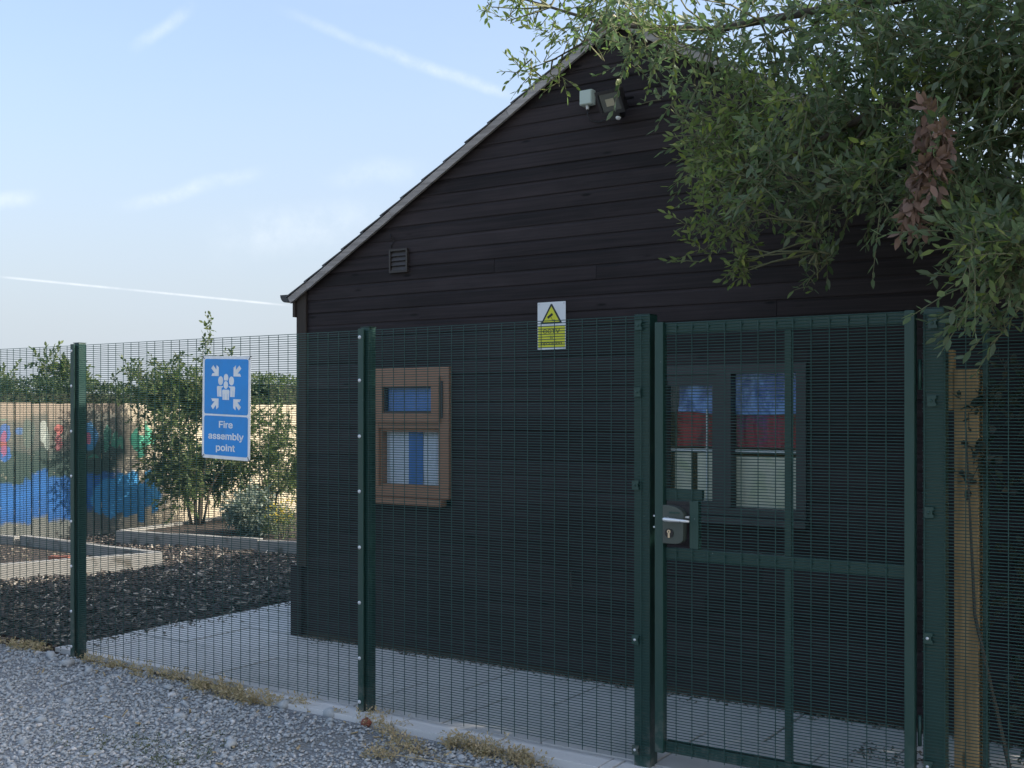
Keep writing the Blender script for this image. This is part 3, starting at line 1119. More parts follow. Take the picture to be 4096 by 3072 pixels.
SLOPE_L = (APEX_X - HX0) / math.cos(math.atan(SL)) + 0.075
for side in (-1, 1):
    a, b = roof_pt(0, side, 0.004), roof_pt(SLOPE_L, side, 0.004)
    c_, d_ = roof_pt(SLOPE_L, side, t_r), roof_pt(0, side, t_r)
    pts = [a, b, c_, d_]
    if side == -1:
        pts = pts[::-1]
    roof.prism(pts, HY - ov, HYB + 0.08)
roof_o = roof.build('roof', 'corner', house)
for side in (-1, 1):
    n_c = 15
    cl = SLOPE_L / n_c
    for k in range(n_c):
        s0, s1 = k * cl - 0.01, (k + 1) * cl + 0.012
        pts = [roof_pt(max(0, s0), side, t_r + 0.001), roof_pt(s1, side, t_r + 0.010), roof_pt(s1, side, t_r + 0.018), roof_pt(max(0, s0), side, t_r + 0.007)]
        if side == -1:
            pts = pts[::-1]
        MB().prism(pts, HY - ov - 0.016 + random.uniform(-0.004, 0.004), HYB + 0.10).build('shingle_course', 'felt', roof_o)
    # verge: short boards butted end to end
    s = 0.0
    while s < SLOPE_L - 0.02:
        e = min(SLOPE_L, s + random.uniform(0.85, 1.15))
        off = random.uniform(-0.0025, 0.0025)
        pts = [roof_pt(s + 0.001, side, -0.026 + off), roof_pt(e - 0.001, side, -0.026 + off), roof_pt(e - 0.001, side, t_r - 0.001 + off), roof_pt(s + 0.001, side, t_r - 0.001 + off)]
        if side == -1:
            pts = pts[::-1]
        MB().prism(pts, HY - ov - 0.012, HY - ov + 0.008).build('verge_board', 'verge', house)
        s = e
    # soffit strip in the shade under the verge
    pts = [roof_pt(0.02, side, -0.010), roof_pt(SLOPE_L - 0.08, side, -0.010), roof_pt(SLOPE_L - 0.08, side, 0.002), roof_pt(0.02, side, 0.002)]
    if side == -1:
        pts = pts[::-1]
    MB().prism(pts, HY - ov + 0.009, HY + 0.03).build('soffit', 'cladding', house)
rp = MB()
for side in (-1, 1):
    pts = [roof_pt(0, side, t_r + 0.012), roof_pt(0.15, side, t_r + 0.022), roof_pt(0.15, side, t_r + 0.034), roof_pt(0, side, t_r + 0.040)]
    if side == -1:
        pts = pts[::-1]
    rp.prism(pts, HY - ov - 0.03, HYB + 0.1)
rp.build('ridge_cap', 'ridge', roof_o)

# gutter with its stop end, fascia
gc = (HX0 - 0.100, 2.437)
gr = 0.056
arc = [(gc[0] + gr * math.cos(w), gc[1] + gr * math.sin(w)) for w in np.linspace(math.pi, 2 * math.pi, 13)]
arc_in = [(gc[0] + (gr - 0.004) * math.cos(w), gc[1] + (gr - 0.004) * math.sin(w)) for w in np.linspace(2 * math.pi, math.pi, 13)]
gut = MB()
for i in range(12):
    gut.prism([arc[i], arc[i + 1], arc_in[11 - i], arc_in[12 - i]], HY - 0.055, HYB + 0.1)
gutter = gut.build('gutter', 'gutter', house, smooth=False)
MB().prism(arc, HY - 0.058, HY - 0.052).build('stop_end', 'gutter', gutter)
MB().box(HX0 - 0.044, HX0 - 0.024, HY - 0.046, HYB, 2.275, 2.452).build('fascia', 'corner', house)

# ventilation grille
vx0, vx1, vz0, vz1 = 1.638, 1.793, 2.531, 2.687
vent = MB().box(vx0, vx1, HY - 0.016, HY - 0.0135, vz0, vz1).build('vent_grille', 'vent', house)
fr = MB()
for a in ((vx0, vx1, vz0 - 0.001, vz0 + 0.012), (vx0, vx1, vz1 - 0.012, vz1 + 0.001), (vx0 - 0.001, vx0 + 0.012, vz0 + 0.0121, vz1 - 0.0121), (vx1 - 0.012, vx1 + 0.001, vz0 + 0.0121, vz1 - 0.0121)):
    fr.box(a[0], a[1], HY - 0.034, HY - 0.0161, a[2], a[3])
fr.build('vent_frame', 'vent', vent)
for k in range(4):
    zb = vz0 + 0.014 + k * 0.032
    MB().add([(vx0 + 0.013, HY - 0.030, zb), (vx1 - 0.013, HY - 0.030, zb), (vx1 - 0.013, HY - 0.019, zb + 0.030), (vx0 + 0.013, HY - 0.019, zb + 0.030),
              (vx0 + 0.013, HY - 0.0165, zb), (vx1 - 0.013, HY - 0.0165, zb), (vx1 - 0.013, HY - 0.0165, zb + 0.030), (vx0 + 0.013, HY - 0.0165, zb + 0.030)],
             [(0, 1, 2, 3), (7, 6, 5, 4), (0, 4, 5, 1), (1, 5, 6, 2), (2, 6, 7, 3), (3, 7, 4, 0)]).build('slat', 'vent', vent)


def frame_ring(mb, x0, x1, z0, z1, w, y0, y1):
    mb.box(x0, x1, y0, y1, z0, z0 + w)
    mb.box(x0, x1, y0, y1, z1 - w, z1)
    mb.box(x0, x0 + w, y0, y1, z0 + w, z1 - w)
    mb.box(x1 - w, x1, y0, y1, z0 + w, z1 - w)
    return mb


# small oak window
a, b, c, d = WIN[0]
wf = MB()
wf.box(a, b, HY - 0.040, HY + 0.045, c + 0.045, c + 0.110)      # bottom rail
wf.box(a, b, HY - 0.040, HY + 0.045, d - 0.062, d)             # head
wf.box(a, a + 0.062, HY - 0.040, HY + 0.045, c + 0.110, d - 0.062)
wf.box(b - 0.075, b, HY - 0.040, HY + 0.045, c + 0.110, d - 0.062)
wf.box(a + 0.062, b - 0.075, HY - 0.038, HY + 0.045, 1.488, 1.535)  # transom
w1 = wf.build('window', 'oak', house, bevel=0.004)
frame_ring(MB(), a + 0.062, b - 0.075, c + 0.110, 1.488, 0.022, HY - 0.022, HY + 0.025).build('glazing_bead', 'oak', w1, bevel=0.003)
frame_ring(MB(), 1.535, 2.075, 1.528, 1.832, 0.064, HY - 0.058, HY - 0.0402).build('top_sash', 'oak', w1, bevel=0.004)
frame_ring(MB(), 1.596, 2.014, 1.589, 1.771, 0.014, HY - 0.040, HY - 0.010).build('glazing_bead', 'darkframe', w1)
MB().box(a + 0.062, b - 0.075, HY + 0.000, HY + 0.008, c + 0.110, 1.488).build('pane', 'glass', w1)
MB().box(1.598, 2.012, HY - 0.022, HY - 0.016, 1.591, 1.769).build('pane', 'glass', w1)
MB().box(a - 0.012, b - 0.035, HY - 0.075, HY - 0.0135, c - 0.002, c + 0.043).build('window_sill', 'oak', w1, bevel=0.006)
MB().box(2.083, 2.097, HY - 0.048, HY - 0.0402, 1.56, 1.80).build('hinge_groove', 'darkframe', w1)


def curtain(name, x0, x1, z0, z1, y, mat, waves, depth, label, cat, sag=0.0, parent=None):
    nx, nz = 48, 10
    V, F = [], []
    for lay in (0, 1):
        for j in range(nz + 1):
            for i in range(nx + 1):
                u, v = i / nx, j / nz
                x = x0 + (x1 - x0) * u
                z = z0 + (z1 - z0) * v - sag * math.sin(math.pi * u) * (1 - v)
                V.append((x, y + depth * math.sin(u * waves * 2 * math.pi + 1.7 * math.sin(3 * v)) + 0.003 * lay, z))
    st = (nx + 1) * (nz + 1)
    for j in range(nz):
        for i in range(nx):
            q = j * (nx + 1) + i
            F.append((q, q + 1, q + nx + 2, q + nx + 1))
            F.append((st + q + nx + 1, st + q + nx + 2, st + q + 1, st + q))
    me = bpy.data.meshes.new(name)
    me.from_pydata(V, [], F)
    o = link(name, me, mat, parent, smooth=True)
    if label:
        tag(o, label, cat)
    return o


curtain('net_curtain', 1.53, 1.775, 1.06, 1.50, HY + 0.026, 'net', 5, 0.005, 'pale net curtain behind the lower pane, left of the blue strip', 'curtain')
curtain('net_curtain', 1.875, 2.10, 1.06, 1.50, HY + 0.026, 'net', 5, 0.005, 'pale net curtain behind the lower pane, right of the blue strip', 'curtain')
curtain('blue_curtain', 1.765, 1.885, 1.06, 1.50, HY + 0.016, 'frosted', 2, 0.005, 'narrow blue curtain strip down the middle of the lower pane', 'curtain')
curtain('blue_blind', 1.55, 2.05, 1.54, 1.84, HY + 0.000, 'frosted', 3, 0.004, 'blue blind behind the top pane of the oak window', 'blind')

# wide dark window seen through the gate
a, b, c, d = WIN[1]
wf = MB()
wf.box(a, b, HY - 0.030, HY + 0.05, c + 0.02, c + 0.066)
wf.box(a, b, HY - 0.030, HY + 0.05, d - 0.052, d)
wf.box(a, a + 0.055, HY - 0.030, HY + 0.05, c + 0.066, d - 0.052)
wf.box(b - 0.055, b, HY - 0.030, HY + 0.05, c + 0.066, d - 0.052)
wf.box(3.990, 4.076, HY - 0.034, HY + 0.05, c + 0.066, d - 0.052)
w2 = wf.build('window', 'darkframe', house, bevel=0.004)
w2['label'] = 'wide dark framed window seen through the gate'
frame_ring(MB(), 3.655, 3.990, c + 0.066, d - 0.052, 0.030, HY - 0.020, HY + 0.03).build('sash', 'darkframe', w2, bevel=0.003)
MB().box(3.685, 3.960, HY - 0.016, HY + 0.03, 1.752, 1.780).build('top_light', 'darkframe', w2)
MB().box(3.655, 3.990, HY + 0.005, HY + 0.012, c + 0.066, d - 0.052).build('pane', 'glass', w2)
MB().box(4.076, 4.442, HY + 0.005, HY + 0.012, c + 0.066, d - 0.052).build('pane', 'glass', w2)
MB().box(a - 0.01, b + 0.012, HY - 0.075, HY - 0.0135, c - 0.022, c + 0.019).build('window_sill', 'darkframe', w2, bevel=0.005)

curtain('blue_reflection', 3.72, 4.60, 1.605, 1.83, HY + 0.050, 'reflect_blue', 4, 0.018, 'blue reflection painted on a sheet inside the wide dark window', 'reflection', 0.02)  # coloured sheets behind the panes stand in for reflections in the glass
curtain('red_reflection', 3.70, 4.02, 1.40, 1.615, HY + 0.075, 'reflect_red', 4, 0.008, 'dark red painted reflection inside the left pane of the wide window', 'cloth')
curtain('purple_reflection', 4.04, 4.34, 1.40, 1.625, HY + 0.075, 'reflect_purple', 5, 0.008, 'purple red painted reflection inside the right pane of the wide window', 'cloth')
curtain('red_reflection', 4.33, 4.60, 1.40, 1.610, HY + 0.075, 'reflect_red', 3, 0.008, 'red painted reflection at the far right of the wide window', 'cloth')
MB().box(3.66, 4.60, HY + 0.03, HY + 0.06, 1.378, 1.392).build('window_rail', 'white', None)
tag(bpy.data.objects['window_rail'], 'slim white rail across the inside of the wide window', 'rail')
curtain('cream_reflection', 3.70, 3.80, 1.04, 1.372, HY + 0.05, 'cream', 1, 0.003, 'narrow strip of painted cream reflection low inside the left pane', 'blind')  # lower part of the reflection, painted on cream sheets
curtain('cream_reflection', 3.84, 4.00, 1.04, 1.372, HY + 0.05, 'cream', 1, 0.003, 'painted cream reflection low inside the left pane of the wide window', 'blind')
curtain('cream_reflection', 4.05, 4.46, 1.04, 1.355, HY + 0.05, 'cream', 2, 0.003, 'broad painted cream reflection low inside the right pane of the wide window', 'blind')
tag(MB().tube([(3.905, HY + 0.03, 1.06), (3.906, HY + 0.03, 1.62)], 0.004, 6).build('blind_cord', 'white'), 'thin white cord hanging inside the left pane of the wide window', 'cord')


# ------------------------------------------------------------------ 358 mesh fence
PX, PZ, WR = 0.0762, 0.0127, 0.0020


def wires(x0, x1, z0, z1, y, first=None, hole=None, rag=0.006, over=0.0):
    """welded mesh: vertical wires in front, horizontal wires behind them"""
    H = MB()
    k = 0
    z = z1
    while z > z0 - 1e-6:
        j = random.uniform(-0.0006, 0.0006)
        a, b = x0 - random.uniform(0, rag), x1 + random.uniform(0, rag)
        if hole and hole[2] < z < hole[3]:
            a = hole[1]
        nseg = 7 if b - a > 0.6 else 2
        sway = 0.0045 if hole is None else 0.0012
        pts = []
        for q in range(nseg):
            u = q / (nseg - 1)
            xq = a + (b - a) * u
            e = math.sin(math.pi * u)
            pts.append((xq, y + e * sway * math.sin(2.3 * xq + 1.9 * z + x0) + random.uniform(-0.0005, 0.0005), z + j * e + e * 0.0016 * math.sin(1.7 * xq + x0)))
        H.tube(pts, WR, 5, cap=False)
        z -= PZ
        k += 1
    Vt = MB()
    x = x0 + (PX * 0.5 if first is None else first)
    while x < x1 + 1e-6:
        if hole and hole[0] < x < hole[1]:
            Vt.tube([(x, y - 2 * WR, z0 - 0.008), (x, y - 2 * WR, hole[2])], WR, 5, cap=False)
            Vt.tube([(x, y - 2 * WR, hole[3]), (x, y - 2 * WR, z1 + over)], WR, 5, cap=False)
        else:
            Vt.tube([(x, y - 2 * WR, z0 - 0.008), (x + random.uniform(-0.001, 0.001), y - 2 * WR, z1 + over)], WR, 5, cap=False)
        x += PX
    return H, Vt


def fence_panel(x0, x1, z0, z1, label, first=None):
    t = thing('mesh_fence_panel', ((x0 + x1) / 2, 0, 0), label, 'fence panel', 'green welded mesh fence panels')
    h, v = wires(x0, x1, z0, z1, 0.0, first)
    tag(h.build('horizontal_wires', 'wire', t, smooth=True), kind='stuff')
    tag(v.build('vertical_wires', 'wire', t, smooth=True), kind='stuff')
    return t


fence_panel(-2.56, -0.002, 0.03, 2.036, 'green welded mesh panel at the far left, left of the leftmost post')
fence_panel(0.004, 2.515, 0.03, 2.036, 'green welded mesh panel carrying the blue sign, between the two bolted posts')
fence_panel(2.522, 4.196, 0.03, 2.036, 'green welded mesh panel in front of the oak window, left of the gate')
fence_panel(5.392, 7.60, 0.03, 1.985, 'green welded mesh panel at the far right, right of the gate', 0.004)

BOLTS = [2.000, 1.769, 1.470, 1.175, 0.876, 0.580, 0.283, 0.050]


def clamp_post(x, label, lean=0.0):
    t = thing('fence_post', (x, 0, 0), label, 'fence post', 'green fence posts with clamp bars')
    MB().box(x - 0.028, x + 0.032, 0.0065, 0.0605, -0.25, 2.052).build('post_body', 'green', t, bevel=0.006)
    bar = MB().box(x - 0.028, x + 0.010, -0.0165, -0.0075, -0.03, 2.046).build('clamp_bar', 'green', t, bevel=0.002)
    for z in BOLTS:
        MB().dome((x - 0.016 + random.uniform(-0.001, 0.001), -0.0166, z), 0.0105, 0.007).build('bolt', 'zinc', bar, smooth=True)
    MB().box(x - 0.030, x + 0.034, 0.0045, 0.0625, 2.0525, 2.057).build('post_cap', 'green', t, bevel=0.0015)
    return t


clamp_post(-2.555, 'green bolted fence post standing left of the farthest mesh panel')
clamp_post(-0.004, 'green fence post with white bolts, left of the blue sign')
clamp_post(2.506, 'green fence post with white bolts, left of the oak window')


def gate_post(x0, x1, top, clips, label):
    t = thing('gate_post', ((x0 + x1) / 2, 0, 0), label, 'gate post')
    MB().box(x0, x1, 0.0065, 0.0865, -0.3, top).build('post_body', 'green', t, bevel=0.007)
    MB().box(x0 + 0.001, x1 - 0.001, 0.0075, 0.0855, top + 0.0005, top + 0.004).build('post_cap', 'green', t, bevel=0.0015)
    for cx_, cz_ in clips:
        s = MB()
        w, h = 0.017, 0.021
        s.prism([(cx_ - w, cz_ - h), (cx_ + w, cz_ - h), (cx_ + w, cz_ - h * 0.45), (cx_ + w * 0.72, cz_ - h * 0.3), (cx_ + w * 0.72, cz_ + h * 0.3),
                 (cx_ + w, cz_ + h * 0.45), (cx_ + w, cz_ + h), (cx_ - w, cz_ + h)], -0.0125, -0.0075)
        c_o = s.build('mesh_clip', 'green', t, bevel=0.001)
        MB().dome((cx_ - 0.002, -0.0126, cz_), 0.0065, 0.005, 8).build('bolt', 'green' if cz_ > 0.75 else 'zinc', c_o, smooth=True)
    return t


gate_post(4.120, 4.200, 2.042, [(4.151, 1.994), (4.146, 1.692), (4.136, 1.270), (4.135, 0.569), (4.135, 0.070)],
          'green square gate post on the latch side, left of the gate')
gate_post(5.388, 5.468, 2.008, [(5.429, 1.949), (5.425, 1.646), (5.415, 1.211), (5.411, 0.720), (5.411, 0.22)],
          'green square gate post on the hinge side, right of the gate')

# ------------------------------------------------------------------ gate
gate = thing('mesh_gate', (4.8, 0, 0), 'green mesh gate with silver lever handle and lock, closed', 'gate')
GX0, GX1, GZ0, GZ1 = 4.237, 5.362, 0.080, 2.003
for a, b in ((GX0, GX0 + 0.041), (GX1 - 0.039, GX1)):
    MB().box(a, b, -0.020, 0.022, GZ0, GZ1).build('stile', 'green', gate, bevel=0.004)
for a, b in ((GZ0, GZ0 + 0.050), (0.945, 0.997), (GZ1 - 0.052, GZ1 - 0.002)):
    MB().box(GX0 + 0.0415, GX1 - 0.0395, 0.0035, 0.034, a, b).build('rail', 'green', gate, bevel=0.003)
MB().box(4.828, 4.858, 0.0050, 0.030, GZ0 + 0.051, 0.944).build('mid_bar', 'green', gate, bevel=0.003)
MB().box(4.828, 4.858, 0.0050, 0.030, 0.998, GZ1 - 0.053).build('mid_bar', 'green', gate, bevel=0.003)
MB().box(GX0 + 0.0415, 4.455, 0.0035, 0.030, 1.2125, 1.257).build('lock_rail', 'green', gate, bevel=0.003)
MB().box(4.399, 4.441, -0.004, 0.030, 0.998, 1.2120).build('lock_upright', 'green', gate, bevel=0.003)
h, v = wires(GX0 + 0.043, GX1 - 0.041, GZ0 + 0.004, GZ1 - 0.006, -0.0010, 0.055, (GX0 + 0.04, 4.443, 1.003, 1.206), 0.0, -0.002)
tag(h.build('horizontal_wires', 'wire', gate, smooth=True), kind='stuff')
tag(v.build('vertical_wires', 'wire', gate, smooth=True), kind='stuff')
for zc in (GZ1 - 0.028, 0.970, GZ0 + 0.025):       # weld tabs where the mesh meets the rails
    for k in range(14):
        x = GX0 + 0.043 + 0.055 + k * PX
        if x > GX1 - 0.05:
            break
        MB().box(x - 0.007, x + 0.004, -0.0035, 0.0033, zc - 0.006, zc + 0.007).build('weld_tab', 'green', gate)
# lock case with lever and key cylinder
lk = MB()
prof = [(4.2790, 1.018), (4.345, 1.018), (4.364, 1.023), (4.378, 1.036), (4.380, 1.152), (4.368, 1.168), (4.342, 1.182), (4.310, 1.188), (4.2790, 1.189)]
lock = MB().prism(prof, -0.026, 0.020).build('lock_case', 'lockbody', gate, bevel=0.004)
MB().box(4.312, 4.362, -0.0280, -0.0262, 1.152, 1.160).build('embossed_mark', 'green', lock)
MB().tube([(4.305, -0.0265, 1.128), (4.305, -0.056, 1.128)], 0.008, 10).build('spindle', 'silver', lock, smooth=True)
MB().tube([(4.297, -0.058, 1.1290), (4.305, -0.061, 1.1285), (4.34, -0.060, 1.1270), (4.39, -0.057, 1.1255), (4.420, -0.053, 1.1240)], [0.0065, 0.0095, 0.0085, 0.0065, 0.0055], 12).build('lever_handle', 'silver', lock, smooth=True)
MB().tube([(4.312, -0.0262, 1.065), (4.312, -0.0305, 1.065)], 0.0205, 18).build('rosette', 'lamp_black', lock)
cyl = MB()
cyl.prism([(4.312 + 0.0085 * math.cos(w), 1.072 + 0.0085 * math.sin(w)) for w in np.linspace(0, 2 * math.pi, 13)[:-1]], -0.0325, -0.0306)
cyl.box(4.3075, 4.3165, -0.0323, -0.0306, 1.045, 1.0665)
cyl.build('key_cylinder', 'brass', lock)
MB().box(4.3105, 4.3135, -0.0332, -0.0326, 1.068, 1.076).build('keyway', 'black', lock)
MB().box(4.381, 4.3985, -0.010, 0.000, 1.134, 1.142).build('latch_bolt', 'silver', lock)
for zz in (1.135, 1.085):
    MB().tube([(4.222, 0.0, zz), (4.237, 0.0, zz)], 0.0045, 8).build('striker_pin', 'silver', gate, smooth=True)
for zz in (0.35, 1.75):
    MB().tube([(5.375, 0.010, zz - 0.06), (5.375, 0.010, zz + 0.06)], 0.008, 8).build('hinge', 'green', gate, smooth=True)


# ------------------------------------------------------------------ signs
SIGN_FONT = None
try:                                  # Blender's own bundled sans serif, if this build has it
    import os
    _fp = os.path.join(bpy.utils.system_resource('DATAFILES', path='fonts'), 'Inter.woff2')
    if os.path.exists(_fp):
        SIGN_FONT = bpy.data.fonts.load(_fp)
except Exception:
    SIGN_FONT = None


def lettering(body, size, x, y, z, mat, parent, bold=0.0, width=None, name='lettering', local=False):
    cu = bpy.data.curves.new('text', 'FONT')
    cu.body = body
    if SIGN_FONT:
        cu.font = SIGN_FONT
    cu.size = size
    cu.align_x = 'CENTER'
    cu.offset = bold
    cu.extrude = 0.0003
    cu.resolution_u = 6
    tmp = bpy.data.objects.new('text', cu)
    COL.objects.link(tmp)
    bpy.context.view_layer.update()
    me = bpy.data.meshes.new_from_object(tmp)
    bpy.data.objects.remove(tmp, do_unlink=True)
    co = np.zeros(len(me.vertices) * 3, dtype=np.float32)
    me.vertices.foreach_get('co', co)
    co = co.reshape(-1, 3)
    w = co[:, 0].max() - co[:, 0].min()
    k = (width / w) if width else 1.0
    cxm = (co[:, 0].max() + co[:, 0].min()) / 2
    out = np.stack([x + (co[:, 0] - cxm) * k, y - co[:, 2], z + co[:, 1]], 1)
    me.vertices.foreach_set('co', out.astype(np.float32).ravel())
    me.update()
    me.name = name
    return link(name, me, mat, parent)


def round_rect(x0, x1, z0, z1, r, n=6):
    pts = []
    for cx_, cz_, a0 in ((x1 - r, z0 + r, -90), (x1 - r, z1 - r, 0), (x0 + r, z1 - r, 90), (x0 + r, z0 + r, 180)):
        for k in range(n + 1):
            w = R(a0 + 90 * k / n)
            pts.append((cx_ + r * math.cos(w), cz_ + r * math.sin(w)))
    return pts


def ell(cx_, cz_, rx, rz, n=18):
    return [(cx_ + rx * math.cos(2 * math.pi * k / n), cz_ + rz * math.sin(2 * math.pi * k / n)) for k in range(n)]


# fire assembly point sign: local x right, z up, front towards -Y
sg = bpy.data.objects.new('fire_assembly_sign', None)
COL.objects.link(sg)
sg.location = (1.456, -0.016, 1.624)
sg.rotation_euler = (R(1.0), R(1.9), 0)
tag(sg, 'blue and white fire assembly point sign tied to the mesh fence', 'sign')
SW, SH = 0.2035, 0.3030


def sgp(pts, y0, y1, name, mat):
    return MB().prism(pts, y0, y1).build(name, mat, sg)


sgp(round_rect(-SW, SW, -SH, SH, 0.016), -0.0010, 0.0020, 'plate', 'white')
zl = -0.0445
sgp(round_rect(-SW + 0.018, SW - 0.018, zl + 0.0055, SH - 0.018, 0.014), -0.0016, -0.0011, 'upper_field', 'blue')
sgp(round_rect(-SW + 0.018, SW - 0.018, -SH + 0.020, zl - 0.0055, 0.014), -0.0016, -0.0011, 'lower_field', 'blue')


def arrow(cx_, cz_, sx_, sz_, s):
    """converging arrow whose tip points along (sx, sz) diagonal"""
    loc = [(0.032, 0.032), (-0.034, 0.032), (-0.024, 0.014), (-0.004, 0.014), (-0.036, -0.016), (-0.018, -0.036), (0.010, -0.008), (0.012, -0.036), (0.032, -0.022)]
    pts = [(cx_ + a * sx_ * s, cz_ + b * sz_ * s) for a, b in loc]
    area = sum(pts[i][0] * pts[(i + 1) % 9][1] - pts[(i + 1) % 9][0] * pts[i][1] for i in range(9))
    return pts if area > 0 else pts[::-1]


for ax_, az_, ux, uz in ((-0.093, 0.215, 1, -1), (0.093, 0.215, -1, -1), (-0.093, 0.022, 1, 1), (0.093, 0.022, -1, 1)):
    sgp(arrow(ax_, az_, ux, uz, 0.95), -0.0021, -0.0017, 'arrow', 'white')


def person_shape(cx_, top, w, h, headr, name, y):
    hd = ell(cx_, top - headr * 1.15, headr, headr * 1.25)
    sgp(hd, y - 0.0004, y, name, 'white')
    zt = top - headr * 2.65
    body = [(cx_ - w * 0.43, zt - h), (cx_ + w * 0.43, zt - h), (cx_ + w * 0.5, zt - 0.008), (cx_ + w * 0.42, zt), (cx_ - w * 0.42, zt), (cx_ - w * 0.5, zt - 0.008)]
    sgp(body, y - 0.0004, y, name, 'white')
    for q in (-0.22, 0.22):
        sgp([(cx_ + w * q - 0.0010, zt - h), (cx_ + w * q + 0.0010, zt - h), (cx_ + w * q + 0.0010, zt - h * 0.42), (cx_ + w * q - 0.0010, zt - h * 0.42)], y - 0.0006, y - 0.00041, 'arm_line', 'blue')


sgp(ell(0.0, 0.176, 0.019, 0.023), -0.0021, -0.0017, 'figure', 'white')
person_shape(-0.046, 0.182, 0.062, 0.062, 0.021, 'figure', -0.0017)
person_shape(0.046, 0.182, 0.062, 0.062, 0.021, 'figure', -0.0017)
sgp([(-0.035, 0.045), (0.035, 0.045), (0.037, 0.115), (0.022, 0.124), (0.022, 0.150), (0.010, 0.160), (-0.010, 0.160), (-0.022, 0.150), (-0.022, 0.124), (-0.037, 0.115)], -0.0027, -0.0024, 'outline', 'blue')
person_shape(0.0, 0.155, 0.062, 0.060, 0.0185, 'figure', -0.0028)
lettering('Fire', 0.073, 0.002, -0.0021, -0.118, 'white', sg, 0.0014, 0.118)
lettering('assembly', 0.073, 0.002, -0.0021, -0.186, 'white', sg, 0.0014, 0.300)
lettering('point', 0.073, 0.000, -0.0021, -0.254, 'white', sg, 0.0014, 0.162)
for px_, pz_, a in ((-SW + 0.008, SH - 0.010, 40), (SW - 0.008, SH - 0.012, -35), (-SW + 0.010, -SH + 0.012, -50), (SW - 0.012, -SH + 0.014, 20)):
    dx, dz = math.cos(R(a + 90)) * 0.012, math.sin(R(a + 90)) * 0.012
    MB().tube([(px_ - dx, 0.006, pz_ - dz), (px_ - dx * 0.8, -0.0028, pz_ - dz * 0.8), (px_ + dx * 0.8, -0.0032, pz_ + dz * 0.8), (px_ + dx, 0.006, pz_ + dz)], 0.0022, 5).build('cable_tie', 'tie', sg)

# camera warning sign screwed to the gable
cs = thing('cctv_sign', (2.91, HY - 0.014, 1.981), 'white and yellow CCTV warning sign fixed to the timber wall', 'sign')
cy = HY - 0.0190
ccx, cz0, cz1 = 2.9095, 1.981, 2.270
MB().prism(round_rect(ccx - 0.100, ccx + 0.100, cz0, cz1, 0.004), cy, cy + 0.0045).build('plate', 'white', cs)
MB().prism(round_rect(ccx - 0.096, ccx + 0.096, cz0 + 0.014, cz0 + 0.140, 0.003), cy - 0.0006, cy - 0.0001).build('yellow_field', 'yellow', cs)
MB().prism([(ccx - 0.070, 2.137), (ccx + 0.070, 2.137), (ccx + 0.074, 2.143), (ccx + 0.005, 2.257), (ccx - 0.005, 2.257), (ccx - 0.074, 2.143)], cy - 0.0006, cy - 0.0001).build('triangle_border', 'black', cs)
MB().prism([(ccx - 0.058, 2.1475), (ccx + 0.058, 2.1475), (ccx, 2.2435)], cy - 0.0011, cy - 0.0007).build('triangle', 'yellow', cs)


def rot(pts, c, a):
    ca, sa = math.cos(R(a)), math.sin(R(a))
    return [(c[0] + (x * ca - z * sa), c[1] + (x * sa + z * ca)) for x, z in pts]


MB().prism(rot([(-0.021, -0.0075), (0.021, -0.0075), (0.021, 0.0075), (-0.021, 0.0075)], (ccx - 0.009, 2.185), 33), cy - 0.0016, cy - 0.0012).build('camera_symbol', 'black', cs)
br = MB()
br.prism(rot([(-0.0014, -0.009), (0.0014, -0.009), (0.0014, 0.009), (-0.0014, 0.009)], (ccx + 0.003, 2.168), 20), cy - 0.0016, cy - 0.0012)
br.prism([(ccx + 0.005, 2.1585), (ccx + 0.026, 2.1585), (ccx + 0.026, 2.1610), (ccx + 0.005, 2.1610)], cy - 0.0016, cy - 0.0012)
br.build('bracket_symbol', 'black', cs)
lettering('CCTV', 0.044, ccx, cy - 0.0011, 2.080, 'black', cs, 0.0004, 0.120)
lettering('in', 0.036, ccx, cy - 0.0011, 2.046, 'black', cs, 0.0004)
lettering('operation', 0.036, ccx, cy - 0.0011, 2.010, 'black', cs, 0.0004, 0.148)
for x, z in ((ccx - 0.090, cz1 - 0.011), (ccx + 0.088, cz1 - 0.010), (ccx - 0.090, cz0 + 0.007), (ccx + 0.088, cz0 + 0.007)):
    MB().dome((x, cy - 0.0001, z), 0.0052, 0.0028, 8).build('screw', 'zinc', cs, smooth=True)

# ------------------------------------------------------------------ floodlight and junction box
jb = thing('junction_box', (3.172, HY - 0.013, 3.425), 'pale square junction box on the gable left of the floodlight', 'junction box')
MB().box(3.130, 3.214, HY - 0.060, HY - 0.0125, 3.424, 3.512).build('box_body', 'pale_plastic', jb, bevel=0.006)
MB().box(3.134, 3.210, HY - 0.0655, HY - 0.0605, 3.428, 3.508).build('lid', 'pale_plastic', jb, bevel=0.002)
MB().tube([(3.172, HY - 0.036, 3.4235), (3.172, HY - 0.036, 3.400)], [0.012, 0.0095], 10).build('cable_gland', 'white', jb, smooth=True)
tag(MB().tube([(3.172, HY - 0.036, 3.402), (3.171, HY - 0.034, 3.365), (3.185, HY - 0.026, 3.335), (3.235, HY - 0.020, 3.318), (3.30, HY - 0.030, 3.325), (3.335, HY - 0.055, 3.350), (3.345, HY - 0.075, 3.375)], 0.0035, 6).build('light_cable', 'tie', None, smooth=True),
    'black cable looping from the junction box to the floodlight', 'cable')

